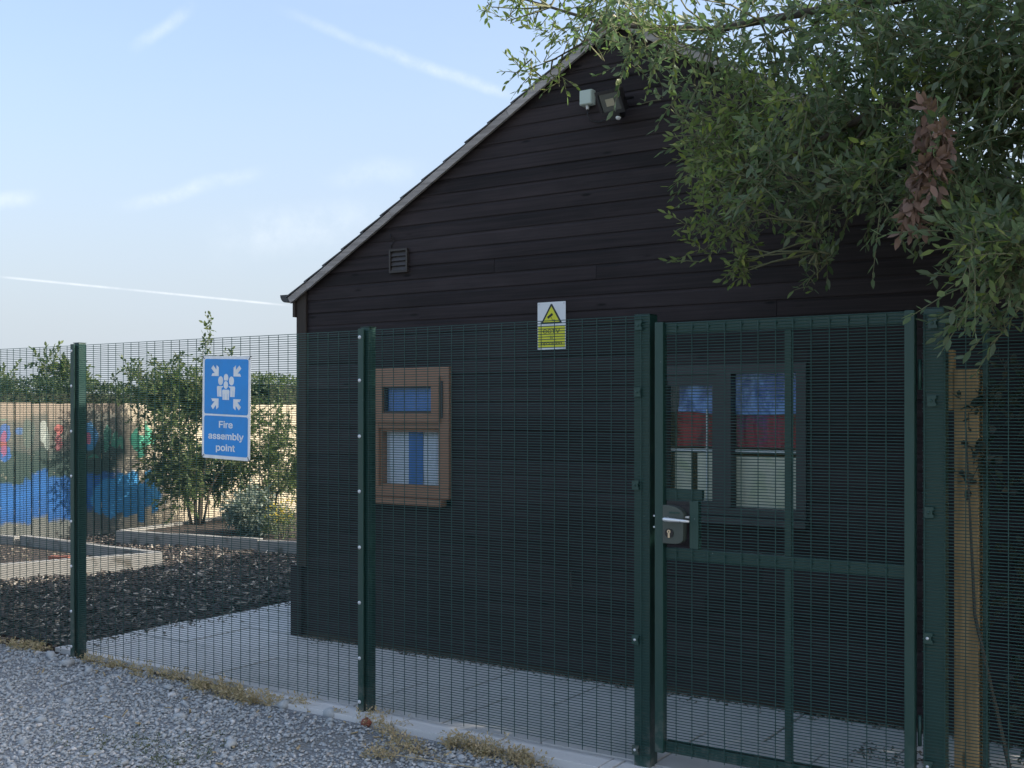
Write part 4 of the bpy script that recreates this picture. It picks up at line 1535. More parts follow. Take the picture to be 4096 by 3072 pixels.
fl = bpy.data.objects.new('floodlight', None)
COL.objects.link(fl)
fl.location = (3.385, HY - 0.13, 3.395)
fl.rotation_euler = (R(30), R(0), R(-8))
fl.scale = (1.12, 1.12, 1.12)
tag(fl, 'black floodlight with motion sensor below the ridge of the gable', 'floodlight')
MB().box(-0.072, 0.072, -0.012, 0.030, -0.060, 0.060).build('housing', 'lamp_black', fl, bevel=0.008)
frame_ring(MB(), -0.076, 0.076, -0.064, 0.064, 0.017, -0.020, -0.0125).build('bezel', 'lamp_black', fl, bevel=0.002)
MB().box(-0.058, 0.058, -0.0150, -0.0126, -0.046, 0.046).build('reflector', 'lampglass', fl)
MB().box(-0.026, 0.026, -0.0170, -0.0152, -0.020, 0.018).build('led_panel', 'led', fl)
brk = MB()
brk.tube([(-0.082, 0.010, 0.0), (-0.082, 0.075, -0.02), (0.082, 0.075, -0.02), (0.082, 0.010, 0.0)], 0.006, 6)
brk.build('bracket', 'lamp_black', fl)
sn = MB().prism([(-0.030, -0.098), (0.030, -0.098), (0.036, -0.062), (-0.036, -0.062)], -0.012, 0.040).build('motion_sensor', 'lamp_black', fl, bevel=0.006)
MB().dome((0.018, -0.010, -0.086), 0.014, 0.013, 12, (0, -0.7, -0.7)).build('sensor_lens', 'white', sn, smooth=True)

# twist of cable and staple above the vent
tag(MB().tube([(1.632, HY - 0.013, 2.800), (1.640, HY - 0.018, 2.772), (1.660, HY - 0.022, 2.768), (1.668, HY - 0.016, 2.745), (1.650, HY - 0.018, 2.728), (1.640, HY - 0.014, 2.705)], 0.003, 5).build('loose_cable', 'tie'),
    'frayed black cable end on the gable above the vent', 'cable')
tag(MB().tube([(3.063, HY - 0.014, 0.640), (3.063, HY - 0.045, 0.635), (3.064, HY - 0.050, 0.560), (3.078, HY - 0.046, 0.530)], 0.007, 6).build('wall_hook', 'vent'),
    'small dark hook low on the timber wall left of the gate', 'hook')

# ------------------------------------------------------------------ right of the gate
tp = thing('timber_post', (5.51, 0.21, 0), 'golden brown timber post behind the mesh right of the gate', 'post')
MB().box(5.470, 5.562, 0.165, 0.255, -0.2, 1.772).build('post', 'timber', tp, bevel=0.006)
MB().box(5.443, 5.466, 0.175, 0.225, 1.610, 1.852).build('batten', 'timber', tp, bevel=0.003)
MB().box(5.4662, 5.4695, 0.178, 0.222, 1.62, 1.76).build('packing', 'timber', tp)
gp = MB().box(5.572, 5.592, 0.19, 0.23, -0.2, 1.95).build('steel_post', 'green', None, bevel=0.003)
tag(gp, 'thin green steel post just right of the golden timber post', 'post')

# ------------------------------------------------------------------ garden behind
FXB = -6.2
pf = thing('paling_fence', (FXB, 5.5, 0), 'tan close-boarded fence with a painted blue and green mural at the back', 'fence')
y = 1.6
while y < 13.0:
    w = 0.098 + random.uniform(-0.004, 0.004)
    dx = random.uniform(-0.006, 0.006)
    zt = 1.695 + random.uniform(-0.010, 0.010)
    MB().box(FXB + dx, FXB + 0.016 + dx, y, y + w, -0.03, zt).build('paling', 'paling', pf)
    y += w + random.uniform(0.009, 0.019)
for zz in (0.35, 1.00, 1.50):
    MB().box(FXB - 0.055, FXB - 0.008, 1.5, 13.1, zz - 0.035, zz + 0.035).build('rail', 'timber', pf)
for k in range(6):
    MB().box(FXB - 0.15, FXB - 0.056, 1.7 + 2.2 * k, 1.8 + 2.2 * k, -0.2, 1.6).build('post', 'timber', pf)


def hedge(name, x0, x1, y0, y1, z0, z1, n, label, mat='leaf_hedge', leaf=(0.05, 0.09)):
    t = thing(name, ((x0 + x1) / 2, (y0 + y1) / 2, 0), label, 'hedge')

    def pt():
        while True:
            u = [random.random() for _ in range(3)]
            e = min(min(q, 1 - q) for q in u)
            if random.random() < math.exp(-e * 9):
                break
        x = x0 + (x1 - x0) * u[0]
        yy = y0 + (y1 - y0) * u[1]
        z = z0 + (z1 - z0) * u[2] + 0.035 * math.sin(1.7 * yy + 0.8 * x) * (u[2] > 0.8) + random.gauss(0, 0.022)
        return (x + random.gauss(0, 0.04), yy, z)
    V, F = scatter_leaves(pt, n, leaf, (0.4, 0.6))
    tag(np_mesh('foliage', V, F, mat, t), kind='stuff')
    core = MB().box(x0 + 0.10, x1 - 0.10, y0 + 0.05, y1 - 0.05, 0.0, z1 - 0.14).build('shade_core', 'hedge_core', t)  # solid box, coloured dark for the shade inside the hedge
    return t


hedge('hedge', -7.35, -6.45, 1.0, 8.3, 1.45, 1.97, 30000, 'long clipped dark green hedge behind the painted fence', 'leaf_hedge', (0.03, 0.055))
hedge('hedge', -7.6, -6.4, 8.0, 12.5, 1.45, 2.16, 18000, 'taller hedge stretch behind the fence next to the building', 'leaf_far', (0.03, 0.055))


def shrub(name, base, stems, blobs, leafmat, leaf, twigs, per, label, cat, stem_r=0.022, stem_mat='bark', up=0.35):
    t = thing(name, base, label, cat)
    st = MB()
    b = Vector(base)
    for (dx, dy, h) in stems:
        m = b + Vector((dx * 0.35, dy * 0.35, h * 0.5))
        e = b + Vector((dx, dy, h))
        st.tube([b + Vector((dx * 0.10, dy * 0.10, -0.05)), m, e], [stem_r, stem_r * 0.75, stem_r * 0.3], 7)
    st.build('trunk', stem_mat, t, smooth=True)
    cs_ = [(b.x + q[0], b.y + q[1], b.z + q[2], q[3]) for q in blobs]
    V, F, ln = spray_leaves(cs_, twigs, per, leaf, (0.40, 0.58), droop=0.0, up=up)
    tag(np_mesh('crown', V, F, leafmat, t), kind='stuff')
    TV, TF = twig_arrays(ln, 0.004, 0.0015)
    np_mesh('twigs', TV, TF, 'twig', t)
    return t


def blobset(n, cx_, cy_, cz_, rx, ry, rz, r, seed):
    rr = random.Random(seed)
    out = []
    while len(out) < n:
        q = (rr.uniform(-1, 1), rr.uniform(-1, 1), rr.uniform(-1, 1))
        d = q[0] ** 2 + q[1] ** 2 + q[2] ** 2
        if d < 1 and rr.random() < 0.35 + 0.65 * d:
            out.append((cx_ + q[0] * rx, cy_ + q[1] * ry, cz_ + q[2] * rz, rr.uniform(*r)))
    return out


SB = (-5.05, 5.35, 0.02)
bl = blobset(50, 0.0, 0.0, 1.22, 0.70, 0.70, 0.80, (0.12, 0.20), 3) + blobset(14, -0.25, -0.35, 1.75, 0.55, 0.55, 0.35, (0.12, 0.18), 5)
bl += [(0.05, 0.10, 2.25, 0.10), (0.08, 0.12, 2.45, 0.09), (0.10, 0.13, 2.62, 0.07), (0.11, 0.13, 2.78, 0.05), (-0.45, -0.25, 2.20, 0.09), (-0.25, -0.15, 2.30, 0.10), (0.28, 0.30, 2.25, 0.09), (-0.62, -0.52, 2.05, 0.10), (-0.80, -0.62, 1.80, 0.10), (-0.85, -0.66, 2.0, 0.06)]
shrub('garden_shrub', SB, [(-0.35, -0.35, 1.3), (0.1, 0.2, 1.5), (0.3, -0.1, 1.2), (-0.1, 0.3, 1.4), (0.35, 0.3, 1.1), (-0.2, 0.0, 1.6)], bl, 'leaf_far', (0.040, 0.070), 17, 9,
      'tall multi-stemmed green shrub behind the fire sign in the raised bed', 'shrub', 0.026)
SB2 = (-4.55, 6.15, 0.02)
shrub('garden_shrub', SB2, [(-0.2, 0.1, 0.8), (0.2, 0.2, 0.9), (0.0, -0.2, 0.9)], blobset(34, 0, 0, 0.95, 0.52, 0.52, 0.62, (0.10, 0.17), 8), 'leaf_far', (0.035, 0.06), 18, 9,
      'smaller round green shrub between the tall shrub and the building', 'shrub', 0.018)
LV = (-3.55, 5.0, 0.10)
shrub('lavender_bush', LV, [(-0.1, 0, 0.3), (0.1, 0.05, 0.3), (0, -0.1, 0.3)], blobset(40, 0, 0, 0.22, 0.40, 0.36, 0.24, (0.08, 0.12), 9), 'lavender', (0.04, 0.07), 26, 8,
      'low grey green lavender bush at the front of the raised bed', 'bush', 0.008, 'twig', 0.9)
FLW = (-3.05, 4.9, 0.10)
fw = shrub('yellow_flowers', FLW, [(0.05, 0.05, 0.25), (-0.05, 0.0, 0.3), (0.0, -0.05, 0.2)], blobset(16, 0.05, 0, 0.16, 0.28, 0.20, 0.14, (0.06, 0.09), 12), 'leaf_far', (0.03, 0.05), 14, 7,
           'leafy plant with small yellow flowers next to the building', 'plant', 0.005, 'twig', 0.9)
V, F = scatter_leaves(lambda: (FLW[0] + random.gauss(0, 0.10), FLW[1] + random.gauss(0, 0.08), FLW[2] + random.uniform(0.18, 0.46)), 260, (0.014, 0.026), (0.7, 1.0), 1.0)
tag(np_mesh('blossoms', V, F, 'yellowflower', fw), kind='stuff')


def far_tree(base, h, rx, n, seed, label):
    b = (base[0], base[1], -0.05)
    bl_ = blobset(n, 0, 0, h * 0.78, rx, rx, h * 0.16, (0.12, 0.22), seed)
    return shrub('background_tree', b, [(0.1, 0.1, h * 0.8), (-0.3, 0.2, h * 0.7), (0.3, -0.2, h * 0.7)], bl_, 'leaf_far', (0.07, 0.12), 9, 7, label, 'tree', 0.05)


far_tree((-10.99, 7.43), 2.70, 0.36, 16, 21, 'small airy tree behind the hedge, at the post left of the sign')
far_tree((-12.2, 7.1), 2.30, 0.34, 12, 22, 'small tree at the far left edge behind the hedge')

# raised beds of sleepers


def sleeper(p, q, h, w, parent, z=-0.02):
    p, q = Vector((*p, 0)), Vector((*q, 0))
    d = (q - p)
    L = d.length
    o = MB().box(0, L, -w / 2, w / 2, 0, h).build('sleeper', 'sleeper', None, bevel=0.008)
    o.location = (p.x, p.y, z)
    o.rotation_euler = (0, 0, math.atan2(d.y, d.x))
    o.parent = parent
    o.matrix_parent_inverse = Matrix.Translation(parent.location).inverted()
    return o


b1 = thing('raised_bed', (-3.2, 4.4, 0), 'raised bed of grey sleepers in front of the tall shrub', 'raised bed')
sleeper((-5.03, 4.12), (-2.95, 4.46), 0.165, 0.10, b1)
sleeper((-2.94, 4.462), (-0.9, 4.80), 0.150, 0.10, b1)
sleeper((-5.08, 4.20), (-5.5, 6.9), 0.16, 0.10, b1)
bd = MB()
bd.add([(-5.03, 4.20, 0.10), (-0.9, 4.86, 0.10), (-0.9, 7.2, 0.12), (-5.45, 6.9, 0.12)], [(0, 1, 2, 3)])
bd.build('bed_soil', 'soil', b1)
b2 = thing('raised_bed', (-4.2, 2.0, 0), 'low raised bed edged with pale sleepers at the left in the mulch', 'raised bed')
sleeper((-2.80, 2.95), (-3.55, 0.95), 0.185, 0.09, b2)
sleeper((-2.87, 2.96), (-5.44, 3.12), 0.175, 0.10, b2)
sleeper((-5.50, 3.08), (-6.05, 3.00), 0.16, 0.10, b2)
bd = MB()
bd.add([(-2.86, 2.92, 0.045), (-5.9, 3.06, 0.045), (-5.9, 0.9, 0.045), (-3.62, 0.9, 0.045)], [(0, 1, 2, 3)])
bd.build('bed_soil', 'soil', b2)
V, F = stones(np.stack([rng.uniform(-5.6, -3.3, 260), rng.uniform(1.2, 2.9, 260), np.full(260, 0.05)], 1), rng.uniform(0.010, 0.024, 260))
tag(np_mesh('bed_pebbles', V, F, 'litter', b2), kind='stuff')
bk = MB().box(-0.11, 0.11, -0.05, 0.05, 0, 0.065).build('loose_brick', 'brick', None, bevel=0.006)
bk.location = (-3.75, 2.45, 0.045)
bk.rotation_euler = (0, 0, R(25))
tag(bk, 'loose red brick lying in the low raised bed', 'brick')

# ------------------------------------------------------------------ dry weeds along the fence foot
WEEDS = [(-0.60, -0.04, 0.12, 30), (-0.42, -0.02, 0.10, 26), (-0.85, -0.05, 0.12, 20), (0.20, -0.02, 0.12, 20), (0.45, -0.03, 0.12, 26), (0.75, -0.05, 0.13, 26), (1.00, -0.03, 0.12, 26),
         (1.30, -0.06, 0.12, 40), (1.50, -0.08, 0.12, 48), (1.68, -0.10, 0.12, 52), (1.86, -0.12, 0.12, 40), (2.08, -0.05, 0.10, 22), (2.60, -0.06, 0.10, 16), (2.78, -0.14, 0.10, 22),
         (2.95, -0.24, 0.10, 20), (3.12, -0.34, 0.10, 26), (3.02, -0.48, 0.09, 22), (3.22, -0.12, 0.12, 46), (3.40, -0.14, 0.13, 60), (3.58, -0.15, 0.12, 46), (3.72, -0.20, 0.08, 14)]
wl_ = []
for (x, yv, s, n) in WEEDS:
    for _ in range(int(n * 0.9)):
        wl_.append((x + random.gauss(0, s * 0.62), yv + random.gauss(0, 0.035), gz(x, yv) + random.uniform(0.0, 0.035), random.uniform(0.014, 0.034)))
V, F, ln = spray_leaves(wl_, 34, 24, (0.008, 0.022), (0.30, 0.55), droop=0.0, up=0.9)
dw = np_mesh('dry_weeds', V, F, 'straw')
tag(dw, 'straw coloured dry weeds growing along the foot of the mesh fence', 'weeds', kind='stuff')
wl_ = [(random.gauss(2.05, 0.22), random.gauss(-1.02, 0.16), gz(2, -1) + 0.006, random.uniform(0.010, 0.020)) for _ in range(80)]
wl_ += [(random.gauss(2.30, 0.12), random.gauss(-1.35, 0.08), gz(2, -1) + 0.006, random.uniform(0.010, 0.018)) for _ in range(30)]
V, F, ln = spray_leaves(wl_, 40, 16, (0.006, 0.013), (0.4, 0.6), droop=0.0, up=0.6)
tag(np_mesh('green_weeds', V, F, 'greenweed'), 'patch of small green weeds in the gravel at lower left', 'weeds', kind='stuff')
tag(MB().tube([(2.98, -0.52, gz(3, -0.5) + 0.022), (3.15, -0.47, gz(3, -0.5) + 0.030), (3.40, -0.42, gz(3.3, -0.4) + 0.026), (3.62, -0.36, gz(3.5, -0.4) + 0.020)], 0.0025, 5).build('dry_stalk', 'straw'), 'long pale dry stalk lying on the gravel near the gate post', 'stalk')
tag(MB().tube([(2.86, -0.95, gz(2.9, -0.95) + 0.018), (2.92, -0.93, gz(2.9, -0.95) + 0.024), (2.98, -0.94, gz(2.9, -0.95) + 0.016)], [0.004, 0.006, 0.003], 5).build('fallen_twig', 'bark'), 'short dark twig lying on the gravel', 'twig')

# ------------------------------------------------------------------ overhanging willow at the right
tree = thing('willow_tree', (7.35, 0.75, 0), 'green willow overhanging the gate and gable from the right', 'tree')
TB = Vector((7.35, 0.75, -0.05))
tr = MB()
tr.tube([TB, TB + Vector((-0.06, -0.03, 0.9)), TB + Vector((-0.18, -0.05, 1.7)), TB + Vector((-0.30, -0.10, 2.3))], [0.20, 0.16, 0.14, 0.12], 12)
tr.build('trunk', 'bark', tree, smooth=True)
LIMBS = [
    [(7.05, 0.65, 2.25), (6.4, 0.55, 2.95), (5.7, 0.45, 3.35), (5.0, 0.45, 3.42), (4.3, 0.50, 3.45), (3.7, 0.55, 3.60), (3.2, 0.48, 3.82)],
    [(7.05, 0.65, 2.25), (6.3, 0.30, 2.60), (5.7, 0.10, 2.85), (5.2, 0.15, 2.86), (4.8, 0.25, 2.75), (4.45, 0.35, 2.65)],
    [(7.05, 0.65, 2.25), (6.5, 0.05, 2.45), (6.1, -0.25, 2.42), (5.85, -0.35, 2.2), (5.7, -0.40, 2.0)],
    [(7.05, 0.65, 2.25), (6.7, 0.80, 3.2), (6.2, 0.85, 3.7), (5.6, 0.80, 3.75), (5.0, 0.85, 3.55), (4.4, 0.85, 3.3)],
    [(7.05, 0.65, 2.25), (7.2, 0.8, 3.3), (7.3, 0.9, 4.4), (7.2, 1.0, 5.2)],
    [(7.05, 0.65, 2.25), (7.8, 0.5, 3.2), (8.4, 0.3, 4.0), (8.9, 0.2, 4.5)],
    [(7.05, 0.65, 2.25), (7.1, 1.3, 3.1), (7.3, 2.0, 3.7), (7.6, 2.6, 4.0)],
    [(5.2, 0.15, 2.86), (5.0, 0.10, 2.62), (4.93, 0.10, 2.40), (4.94, 0.10, 2.22)],
    [(3.7, 0.55, 3.60), (3.60, 0.45, 3.50), (3.42, 0.44, 3.44), (3.2, 0.47, 3.42)],
]
limb_pts = []
for L_ in LIMBS:
    n = len(L_)
    r0 = 0.040 if L_[0][0] > 7 else 0.009
    MB().tube(L_, [r0 * (1 - 0.88 * i / (n - 1)) for i in range(n)], 8).build('limb', 'bark', tree, smooth=True)
    for i in range(n - 1):
        for t_ in (0, 0.33, 0.66):
            limb_pts.append(np.array(L_[i]) * (1 - t_) + np.array(L_[i + 1]) * t_)
limb_pts = np.array(limb_pts)
SPRAYS = [  # leafy sprays: x, y, z, radius
    (5.81, -0.45, 2.15, 0.13), (5.67, -0.46, 2.15, 0.12), (5.04, 0.36, 2.51, 0.11), (4.57, 0.84, 3.65, 0.13), (5.56, 0.25, 2.67, 0.14),
    (5.57, -0.14, 3.2, 0.14), (4.52, 0.95, 3.24, 0.11), (4.68, 0.13, 3.23, 0.12), (5.33, 0.42, 3.02, 0.15), (3.92, 0.07, 3.59, 0.15),
    (5.67, 0.73, 2.58, 0.12), (5.84, -0.24, 2.75, 0.1), (5.84, -0.0, 2.69, 0.1), (5.32, -0.15, 3.11, 0.13), (5.27, 0.94, 3.01, 0.13),
    (5.67, -0.14, 3.05, 0.16), (5.45, -0.14, 2.63, 0.11), (5.73, -0.4, 2.04, 0.14), (5.37, 0.73, 2.58, 0.13), (5.66, 0.96, 3.49, 0.16),
    (5.04, 0.88, 3.64, 0.11), (5.85, -0.18, 2.35, 0.11), (5.02, 0.65, 2.72, 0.16), (4.35, -0.18, 3.51, 0.15), (5.39, 0.38, 2.77, 0.1),
    (5.51, -0.24, 2.56, 0.15), (5.48, 0.45, 3.35, 0.12), (5.49, 0.03, 2.91, 0.13), (5.63, 0.27, 2.66, 0.15), (5.29, 0.86, 3.54, 0.11),
    (4.21, 0.83, 2.9, 0.14), (4.82, 0.61, 2.87, 0.13), (5.48, 0.67, 3.0, 0.16), (5.06, 0.31, 3.04, 0.15), (5.44, 0.28, 2.54, 0.11),
    (5.35, 0.55, 2.98, 0.11), (3.48, 0.77, 3.75, 0.11), (5.63, 0.44, 2.9, 0.12), (5.68, 0.58, 3.21, 0.12), (5.82, -0.19, 2.15, 0.16),
    (4.61, 0.88, 2.8, 0.15), (5.74, 0.58, 3.29, 0.14), (5.25, 0.75, 2.63, 0.12), (5.68, 0.47, 2.85, 0.15), (5.33, 0.03, 2.93, 0.12),
    (4.91, 0.89, 3.13, 0.14), (3.59, 0.98, 3.93, 0.16), (3.96, 0.87, 3.54, 0.15), (5.42, 0.41, 2.46, 0.16), (5.76, 0.82, 3.09, 0.14),
    (5.18, 0.89, 2.6, 0.15), (5.23, 0.58, 2.7, 0.14), (5.62, 0.22, 3.01, 0.14), (5.59, 0.21, 2.91, 0.13), (3.68, 0.79, 3.69, 0.11),
    (5.18, 0.79, 3.35, 0.16), (5.7, -0.5, 2.12, 0.14), (5.64, 0.53, 3.01, 0.15), (5.1, 0.11, 3.39, 0.15), (5.04, 0.82, 3.19, 0.14),
    (4.87, 0.94, 2.86, 0.12), (5.74, -0.11, 2.33, 0.16), (5.24, -0.23, 2.46, 0.14), (5.72, -0.18, 2.26, 0.12), (4.75, -0.21, 2.55, 0.12),
    (5.89, -0.42, 2.21, 0.14), (4.42, 0.76, 2.71, 0.12), (5.63, 0.82, 2.52, 0.13), (4.17, -0.06, 3.21, 0.16), (4.32, 0.48, 3.18, 0.12),
    (5.85, 0.06, 3.04, 0.16), (5.72, 0.88, 3.48, 0.14), (4.96, 0.18, 2.69, 0.14), (5.01, 0.21, 3.21, 0.12), (5.87, -0.17, 2.92, 0.11),
    (5.59, -0.13, 2.3, 0.13), (5.39, -0.08, 2.78, 0.12), (4.81, 0.52, 3.35, 0.14), (5.3, 0.32, 3.44, 0.15), (4.52, -0.05, 2.56, 0.12),
    (5.05, 0.9, 2.81, 0.16), (4.76, 0.79, 3.12, 0.11), (5.49, 0.93, 3.5, 0.15), (5.58, 0.37, 3.12, 0.12), (5.64, 0.25, 2.97, 0.1),
    (5.38, 0.9, 3.32, 0.16), (5.9, -0.2, 3.15, 0.12), (5.0, -0.14, 2.79, 0.14), (5.17, 0.36, 2.56, 0.13), (5.23, 0.32, 3.39, 0.11),
    (5.14, -0.12, 3.2, 0.16), (4.98, 0.12, 2.84, 0.12), (5.0, 0.01, 3.07, 0.13), (5.11, 0.45, 2.71, 0.13), (5.78, 0.15, 2.7, 0.12),
    (4.2, 0.55, 3.15, 0.12), (5.6, -0.09, 3.04, 0.16), (3.27, 0.84, 4.08, 0.1), (4.14, 0.27, 3.3, 0.11), (4.48, -0.09, 3.38, 0.1),
    (4.33, 0.57, 3.17, 0.1), (4.81, 0.87, 2.92, 0.13), (5.58, 0.5, 2.62, 0.16), (5.57, 0.56, 2.55, 0.11), (5.62, 0.26, 2.88, 0.13),
    (5.44, 0.84, 3.41, 0.1), (4.77, 0.92, 2.64, 0.15), (5.81, -0.39, 2.23, 0.13), (5.14, 0.5, 3.17, 0.11), (5.27, -0.18, 3.07, 0.16),
    (5.3, 0.78, 3.38, 0.15), (5.55, -0.18, 2.96, 0.13), (4.4, 0.44, 2.75, 0.14), (4.22, 0.8, 2.59, 0.12), (4.45, 0.57, 3.62, 0.15),
    (5.74, -0.03, 3.12, 0.11), (5.39, 0.73, 3.34, 0.16), (4.47, 0.53, 2.81, 0.14), (5.53, 0.07, 2.54, 0.15), (5.29, 0.39, 2.8, 0.11),
    (4.6, 0.58, 3.16, 0.15), (5.52, 0.06, 2.67, 0.11), (5.76, -0.33, 2.02, 0.16), (4.86, 0.48, 2.66, 0.11), (5.2, -0.05, 2.81, 0.13),
    (5.55, 0.79, 3.27, 0.1), (4.67, 0.68, 3.29, 0.11), (4.68, 0.17, 2.98, 0.12), (5.11, -0.1, 2.83, 0.13), (5.72, 0.18, 2.72, 0.15),
    (5.75, -0.04, 3.21, 0.12), (5.03, 0.61, 3.21, 0.16), (4.59, 0.53, 2.84, 0.15), (4.36, 0.52, 3.37, 0.16), (4.68, 0.36, 2.58, 0.14),
    (5.71, -0.15, 2.21, 0.12), (4.67, 0.48, 2.94, 0.13), (4.04, -0.01, 3.59, 0.13), (5.16, 0.52, 3.04, 0.13), (5.38, -0.18, 2.42, 0.13),
    (5.65, 0.69, 2.67, 0.1), (4.57, 0.42, 2.84, 0.15), (5.38, 0.04, 2.99, 0.14), (4.74, 0.22, 3.12, 0.16), (5.75, 0.72, 2.76, 0.11),
    (5.7, -0.02, 3.24, 0.14), (5.14, 0.45, 2.94, 0.14), (5.68, -0.09, 2.73, 0.15), (4.06, 0.08, 3.47, 0.12), (5.55, 0.12, 3.01, 0.11),
    (5.37, 0.87, 3.04, 0.14), (5.43, 0.48, 3.09, 0.13), (5.25, 0.41, 3.15, 0.13), (5.12, 0.52, 2.83, 0.15), (5.84, -0.13, 2.85, 0.12),
    (4.83, 0.22, 2.9, 0.16), (5.18, 0.34, 3.35, 0.12), (4.29, 0.82, 2.94, 0.13), (5.28, 0.26, 2.92, 0.15), (5.91, -0.31, 2.17, 0.11),
    (4.91, 0.11, 2.77, 0.16), (4.29, 0.9, 2.65, 0.13), (4.99, -0.22, 2.85, 0.15), (4.38, 0.51, 3.43, 0.15), (5.66, 0.13, 2.89, 0.15),
    (3.74, 0.91, 3.76, 0.13), (4.44, 0.15, 3.32, 0.14), (5.73, 0.1, 2.96, 0.13), (4.89, 0.64, 2.96, 0.14), (5.25, 0.19, 3.42, 0.12),
    (5.84, -0.07, 2.53, 0.13), (3.29, 0.76, 3.93, 0.12), (4.45, 0.22, 2.96, 0.1), (5.85, 0.18, 2.96, 0.11), (5.47, 0.02, 2.44, 0.1),
    (5.47, 0.42, 2.85, 0.12), (4.9, -0.19, 2.57, 0.15), (4.54, 0.16, 2.9, 0.11), (5.59, 0.24, 2.75, 0.14), (5.3, 0.77, 3.31, 0.11),
    (5.67, 0.18, 3.03, 0.13), (4.72, 0.19, 3.26, 0.11), (4.93, 0.45, 3.17, 0.1), (4.92, 0.31, 3.39, 0.14), (4.42, 0.98, 3.8, 0.14),
    (4.41, 0.82, 3.68, 0.12), (4.92, 0.97, 3.52, 0.1), (4.82, 0.4, 3.48, 0.12), (4.92, 0.21, 2.54, 0.15), (5.45, 0.45, 3.31, 0.11),
    (3.8, 0.17, 3.57, 0.13), (5.45, 0.12, 3.37, 0.13), (3.88, 0.64, 3.78, 0.14), (5.1, 0.39, 2.76, 0.14), (5.72, 0.28, 2.91, 0.15),
    (4.37, 0.63, 3.19, 0.12), (5.64, -0.36, 2.21, 0.13), (5.67, 0.19, 2.71, 0.14), (5.37, -0.16, 2.6, 0.16), (5.8, -0.34, 2.07, 0.11),
    (5.18, 0.06, 3.09, 0.13), (5.05, 0.37, 3.39, 0.14), (4.15, 0.77, 2.94, 0.13), (4.69, 0.86, 2.9, 0.14), (3.72, 0.51, 3.69, 0.1),
    (4.29, 0.54, 2.97, 0.13), (5.3, 0.64, 3.17, 0.15), (4.32, -0.09, 3.23, 0.13), (5.71, 0.63, 2.43, 0.1), (5.65, 0.34, 2.81, 0.12),
    (3.83, 0.34, 3.48, 0.1), (4.57, 0.34, 2.98, 0.14), (4.55, 0.54, 2.71, 0.15), (5.13, 0.03, 2.57, 0.13), (4.76, 0.88, 3.68, 0.14),
    (2.98, 0.52, 3.83, 0.07), (3.22, 0.32, 3.65, 0.07), (3.29, 0.32, 3.72, 0.07), (3.24, 0.53, 3.68, 0.07), (3.31, 0.54, 3.76, 0.07),
    (3.49, 0.35, 3.56, 0.07), (3.34, 0.37, 3.8, 0.07), (3.19, 0.38, 3.84, 0.07), (3.47, 0.5, 3.53, 0.07), (3.62, 0.37, 3.55, 0.07),
    (3.14, 0.56, 3.47, 0.07), (3.24, 0.53, 3.41, 0.07), (3.4, 0.39, 3.42, 0.07), (3.44, 0.47, 3.33, 0.07), (3.57, 0.55, 3.53, 0.07),
    (4.6, 0.1, 2.33, 0.05), (4.61, 0.1, 2.26, 0.05), (4.59, 0.1, 2.21, 0.05), (4.88, 0.1, 2.41, 0.05), (4.93, 0.1, 2.33, 0.05),
    (4.96, 0.1, 2.27, 0.05), (4.94, 0.1, 2.2, 0.05), (4.78, 0.1, 2.44, 0.05), (4.39, 0.1, 2.83, 0.05), (4.37, 0.1, 2.74, 0.05),
    (4.41, 0.1, 2.93, 0.05), (5.72, -0.35, 1.93, 0.05), (5.74, -0.35, 1.89, 0.05), (4.4, 0.08, 2.78, 0.085), (4.46, 0.05, 2.71, 0.085),
    (4.33, 0.25, 2.61, 0.085), (4.32, 0.45, 2.54, 0.085), (4.42, 0.03, 2.4, 0.085), (4.47, 0.19, 2.38, 0.085), (4.61, -0.04, 2.51, 0.085),
    (4.62, 0.04, 2.42, 0.085), (4.58, 0.36, 2.45, 0.085), (4.35, 0.42, 2.7, 0.085), (4.64, 0.08, 2.53, 0.085), (4.53, 0.1, 2.75, 0.085),
    (4.64, -0.0, 2.62, 0.085), (4.37, 0.27, 2.93, 0.085), (4.51, 0.16, 2.93, 0.085), (4.22, 0.34, 3.03, 0.085), (4.26, 0.1, 3.0, 0.085),
    (4.38, 0.19, 2.34, 0.085), (4.62, 0.1, 2.28, 0.055), (4.6, 0.1, 2.23, 0.055), (4.92, 0.1, 2.37, 0.055), (4.95, 0.1, 2.29, 0.055),
    (4.95, 0.1, 2.23, 0.055), (4.93, 0.1, 2.18, 0.055), (4.9, 0.1, 2.15, 0.055), 
]
YOUNG = [s_ for i, s_ in enumerate(SPRAYS) if (i % 9 == 0) or (4.3 < s_[0] < 4.75 and s_[1] < 0.35 and s_[2] < 3.05) or s_[0] < 3.5]
OLD = [s_ for s_ in SPRAYS if s_ not in YOUNG]
aim = np.array([-0.45, -0.1, 0.12])
V1, F1, ln1 = spray_leaves(OLD, 10, 9.5, (0.032, 0.060), (0.30, 0.44), droop=-0.15, outward=aim, stretch=2.0)
V1b, F1b, ln1b = spray_leaves(YOUNG, 12, 9.5, (0.030, 0.054), (0.29, 0.42), droop=-0.10, outward=aim, stretch=2.0)
tag(np_mesh('young_shoots', V1b, F1b, 'leaf_young', tree), kind='stuff')
ln1 = ln1 + ln1b
branch = []
for (x, yv, z, r) in SPRAYS:
    c = np.array((x, yv, z))
    q = limb_pts[np.argmin(((limb_pts - c) ** 2).sum(1) + 0.3 * np.maximum(0, c[0] - limb_pts[:, 0]) ** 2)]
    m = (c + q) / 2 + rng.normal(size=3) * 0.04
    branch.append((q, m, c))
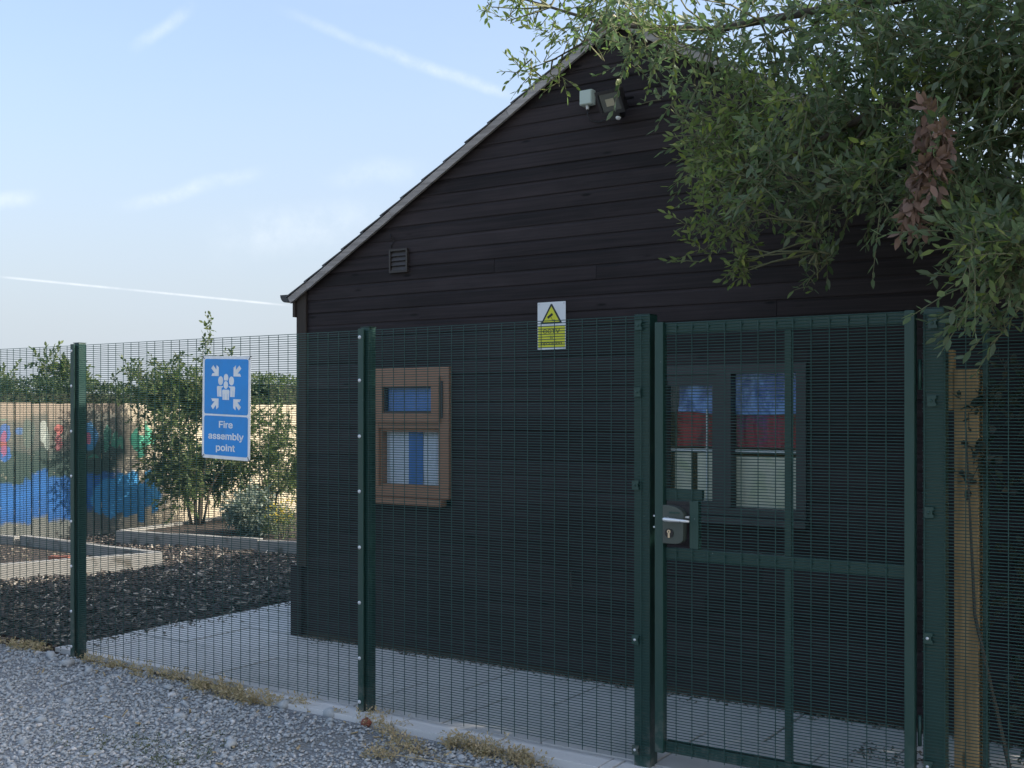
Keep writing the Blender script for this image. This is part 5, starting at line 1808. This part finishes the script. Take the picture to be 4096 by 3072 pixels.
# the rest of the crown, above and to the right of the picture
rest = []
rr = random.Random(31)
while len(rest) < 400:
    x, yv, z = rr.uniform(5.9, 9.8), rr.uniform(-0.5, 3.4), rr.uniform(2.0, 5.1)
    d = ((x - 7.8) / 2.1) ** 2 + ((yv - 1.35) / 2.0) ** 2 + ((z - 3.5) / 1.6) ** 2
    if d > 1 or rr.random() > 0.25 + 0.75 * d:
        continue
    if x < 6.6 and z < 3.0:
        continue
    rest.append((x, yv, z, rr.uniform(0.20, 0.30)))
V2, F2, ln2 = spray_leaves(rest, 8, 6, (0.05, 0.08), (0.32, 0.45), droop=-0.12)
V, F = join_np([(V1, F1), (V2, F2)])
tag(np_mesh('crown', V, F, 'leaf', tree), kind='stuff')
TV, TF = twig_arrays(ln1, 0.0030, 0.0014)
TV2, TF2 = twig_arrays(branch, 0.006, 0.003)
TV, TF = join_np([(TV, TF), (TV2, TF2)])
np_mesh('twigs', TV, TF, 'twig', tree)
dead = [(5.49, -0.42, 2.65, 0.05), (5.55, -0.42, 2.61, 0.05), (5.50, -0.42, 2.46, 0.05), (5.435, -0.42, 2.38, 0.04), (5.46, -0.42, 2.34, 0.04), (5.515, -0.42, 2.52, 0.04)]
V, F, ln = spray_leaves(dead, 20, 26, (0.036, 0.062), (0.34, 0.52), droop=-0.5, up=-3.0)
np_mesh('withered_leaves', V, F, 'leaf_dead', tree)

# dark ivy thicket behind the mesh at the right edge
iv = thing('ivy_thicket', (6.3, 0.7, 0), 'dark ivy and dead stems behind the mesh at the right edge', 'bush')
st = MB()
for k in range(46):
    bx, by = random.uniform(5.62, 7.6), random.uniform(0.25, 1.1)
    h_ = random.uniform(0.9, 2.0)
    lx, ly = random.gauss(0, 0.18), random.gauss(0, 0.10)
    st.tube([(bx, by, -0.05), (bx + lx * 0.5 + random.gauss(0, 0.05), by + ly * 0.5, h_ * 0.5), (bx + lx, min(1.2, by + ly), h_)], [0.010, 0.007, 0.003], 5)
st.build('stems', 'bark', iv)
bl_ = [(random.uniform(5.66, 7.7), random.uniform(0.35, 1.15), random.uniform(0.05, 1.95), random.uniform(0.10, 0.17)) for _ in range(170)]
bl_ += [(random.uniform(6.1, 7.9), random.uniform(1.0, 2.3), random.uniform(0.2, 2.5), random.uniform(0.14, 0.2)) for _ in range(80)]  # extra sprays out of view, added to keep sun off the slabs
bl_ += [(random.gauss(5.60, 0.04), random.uniform(0.12, 0.16), random.uniform(1.25, 1.72), 0.05) for _ in range(12)]
V, F, ln = spray_leaves(bl_, 10, 8, (0.030, 0.055), (0.5, 0.75), droop=-0.3)
tag(np_mesh('crown', V, F, 'leaf_dark', iv), kind='stuff')
TV, TF = twig_arrays(ln)
np_mesh('twigs', TV, TF, 'bark', iv)
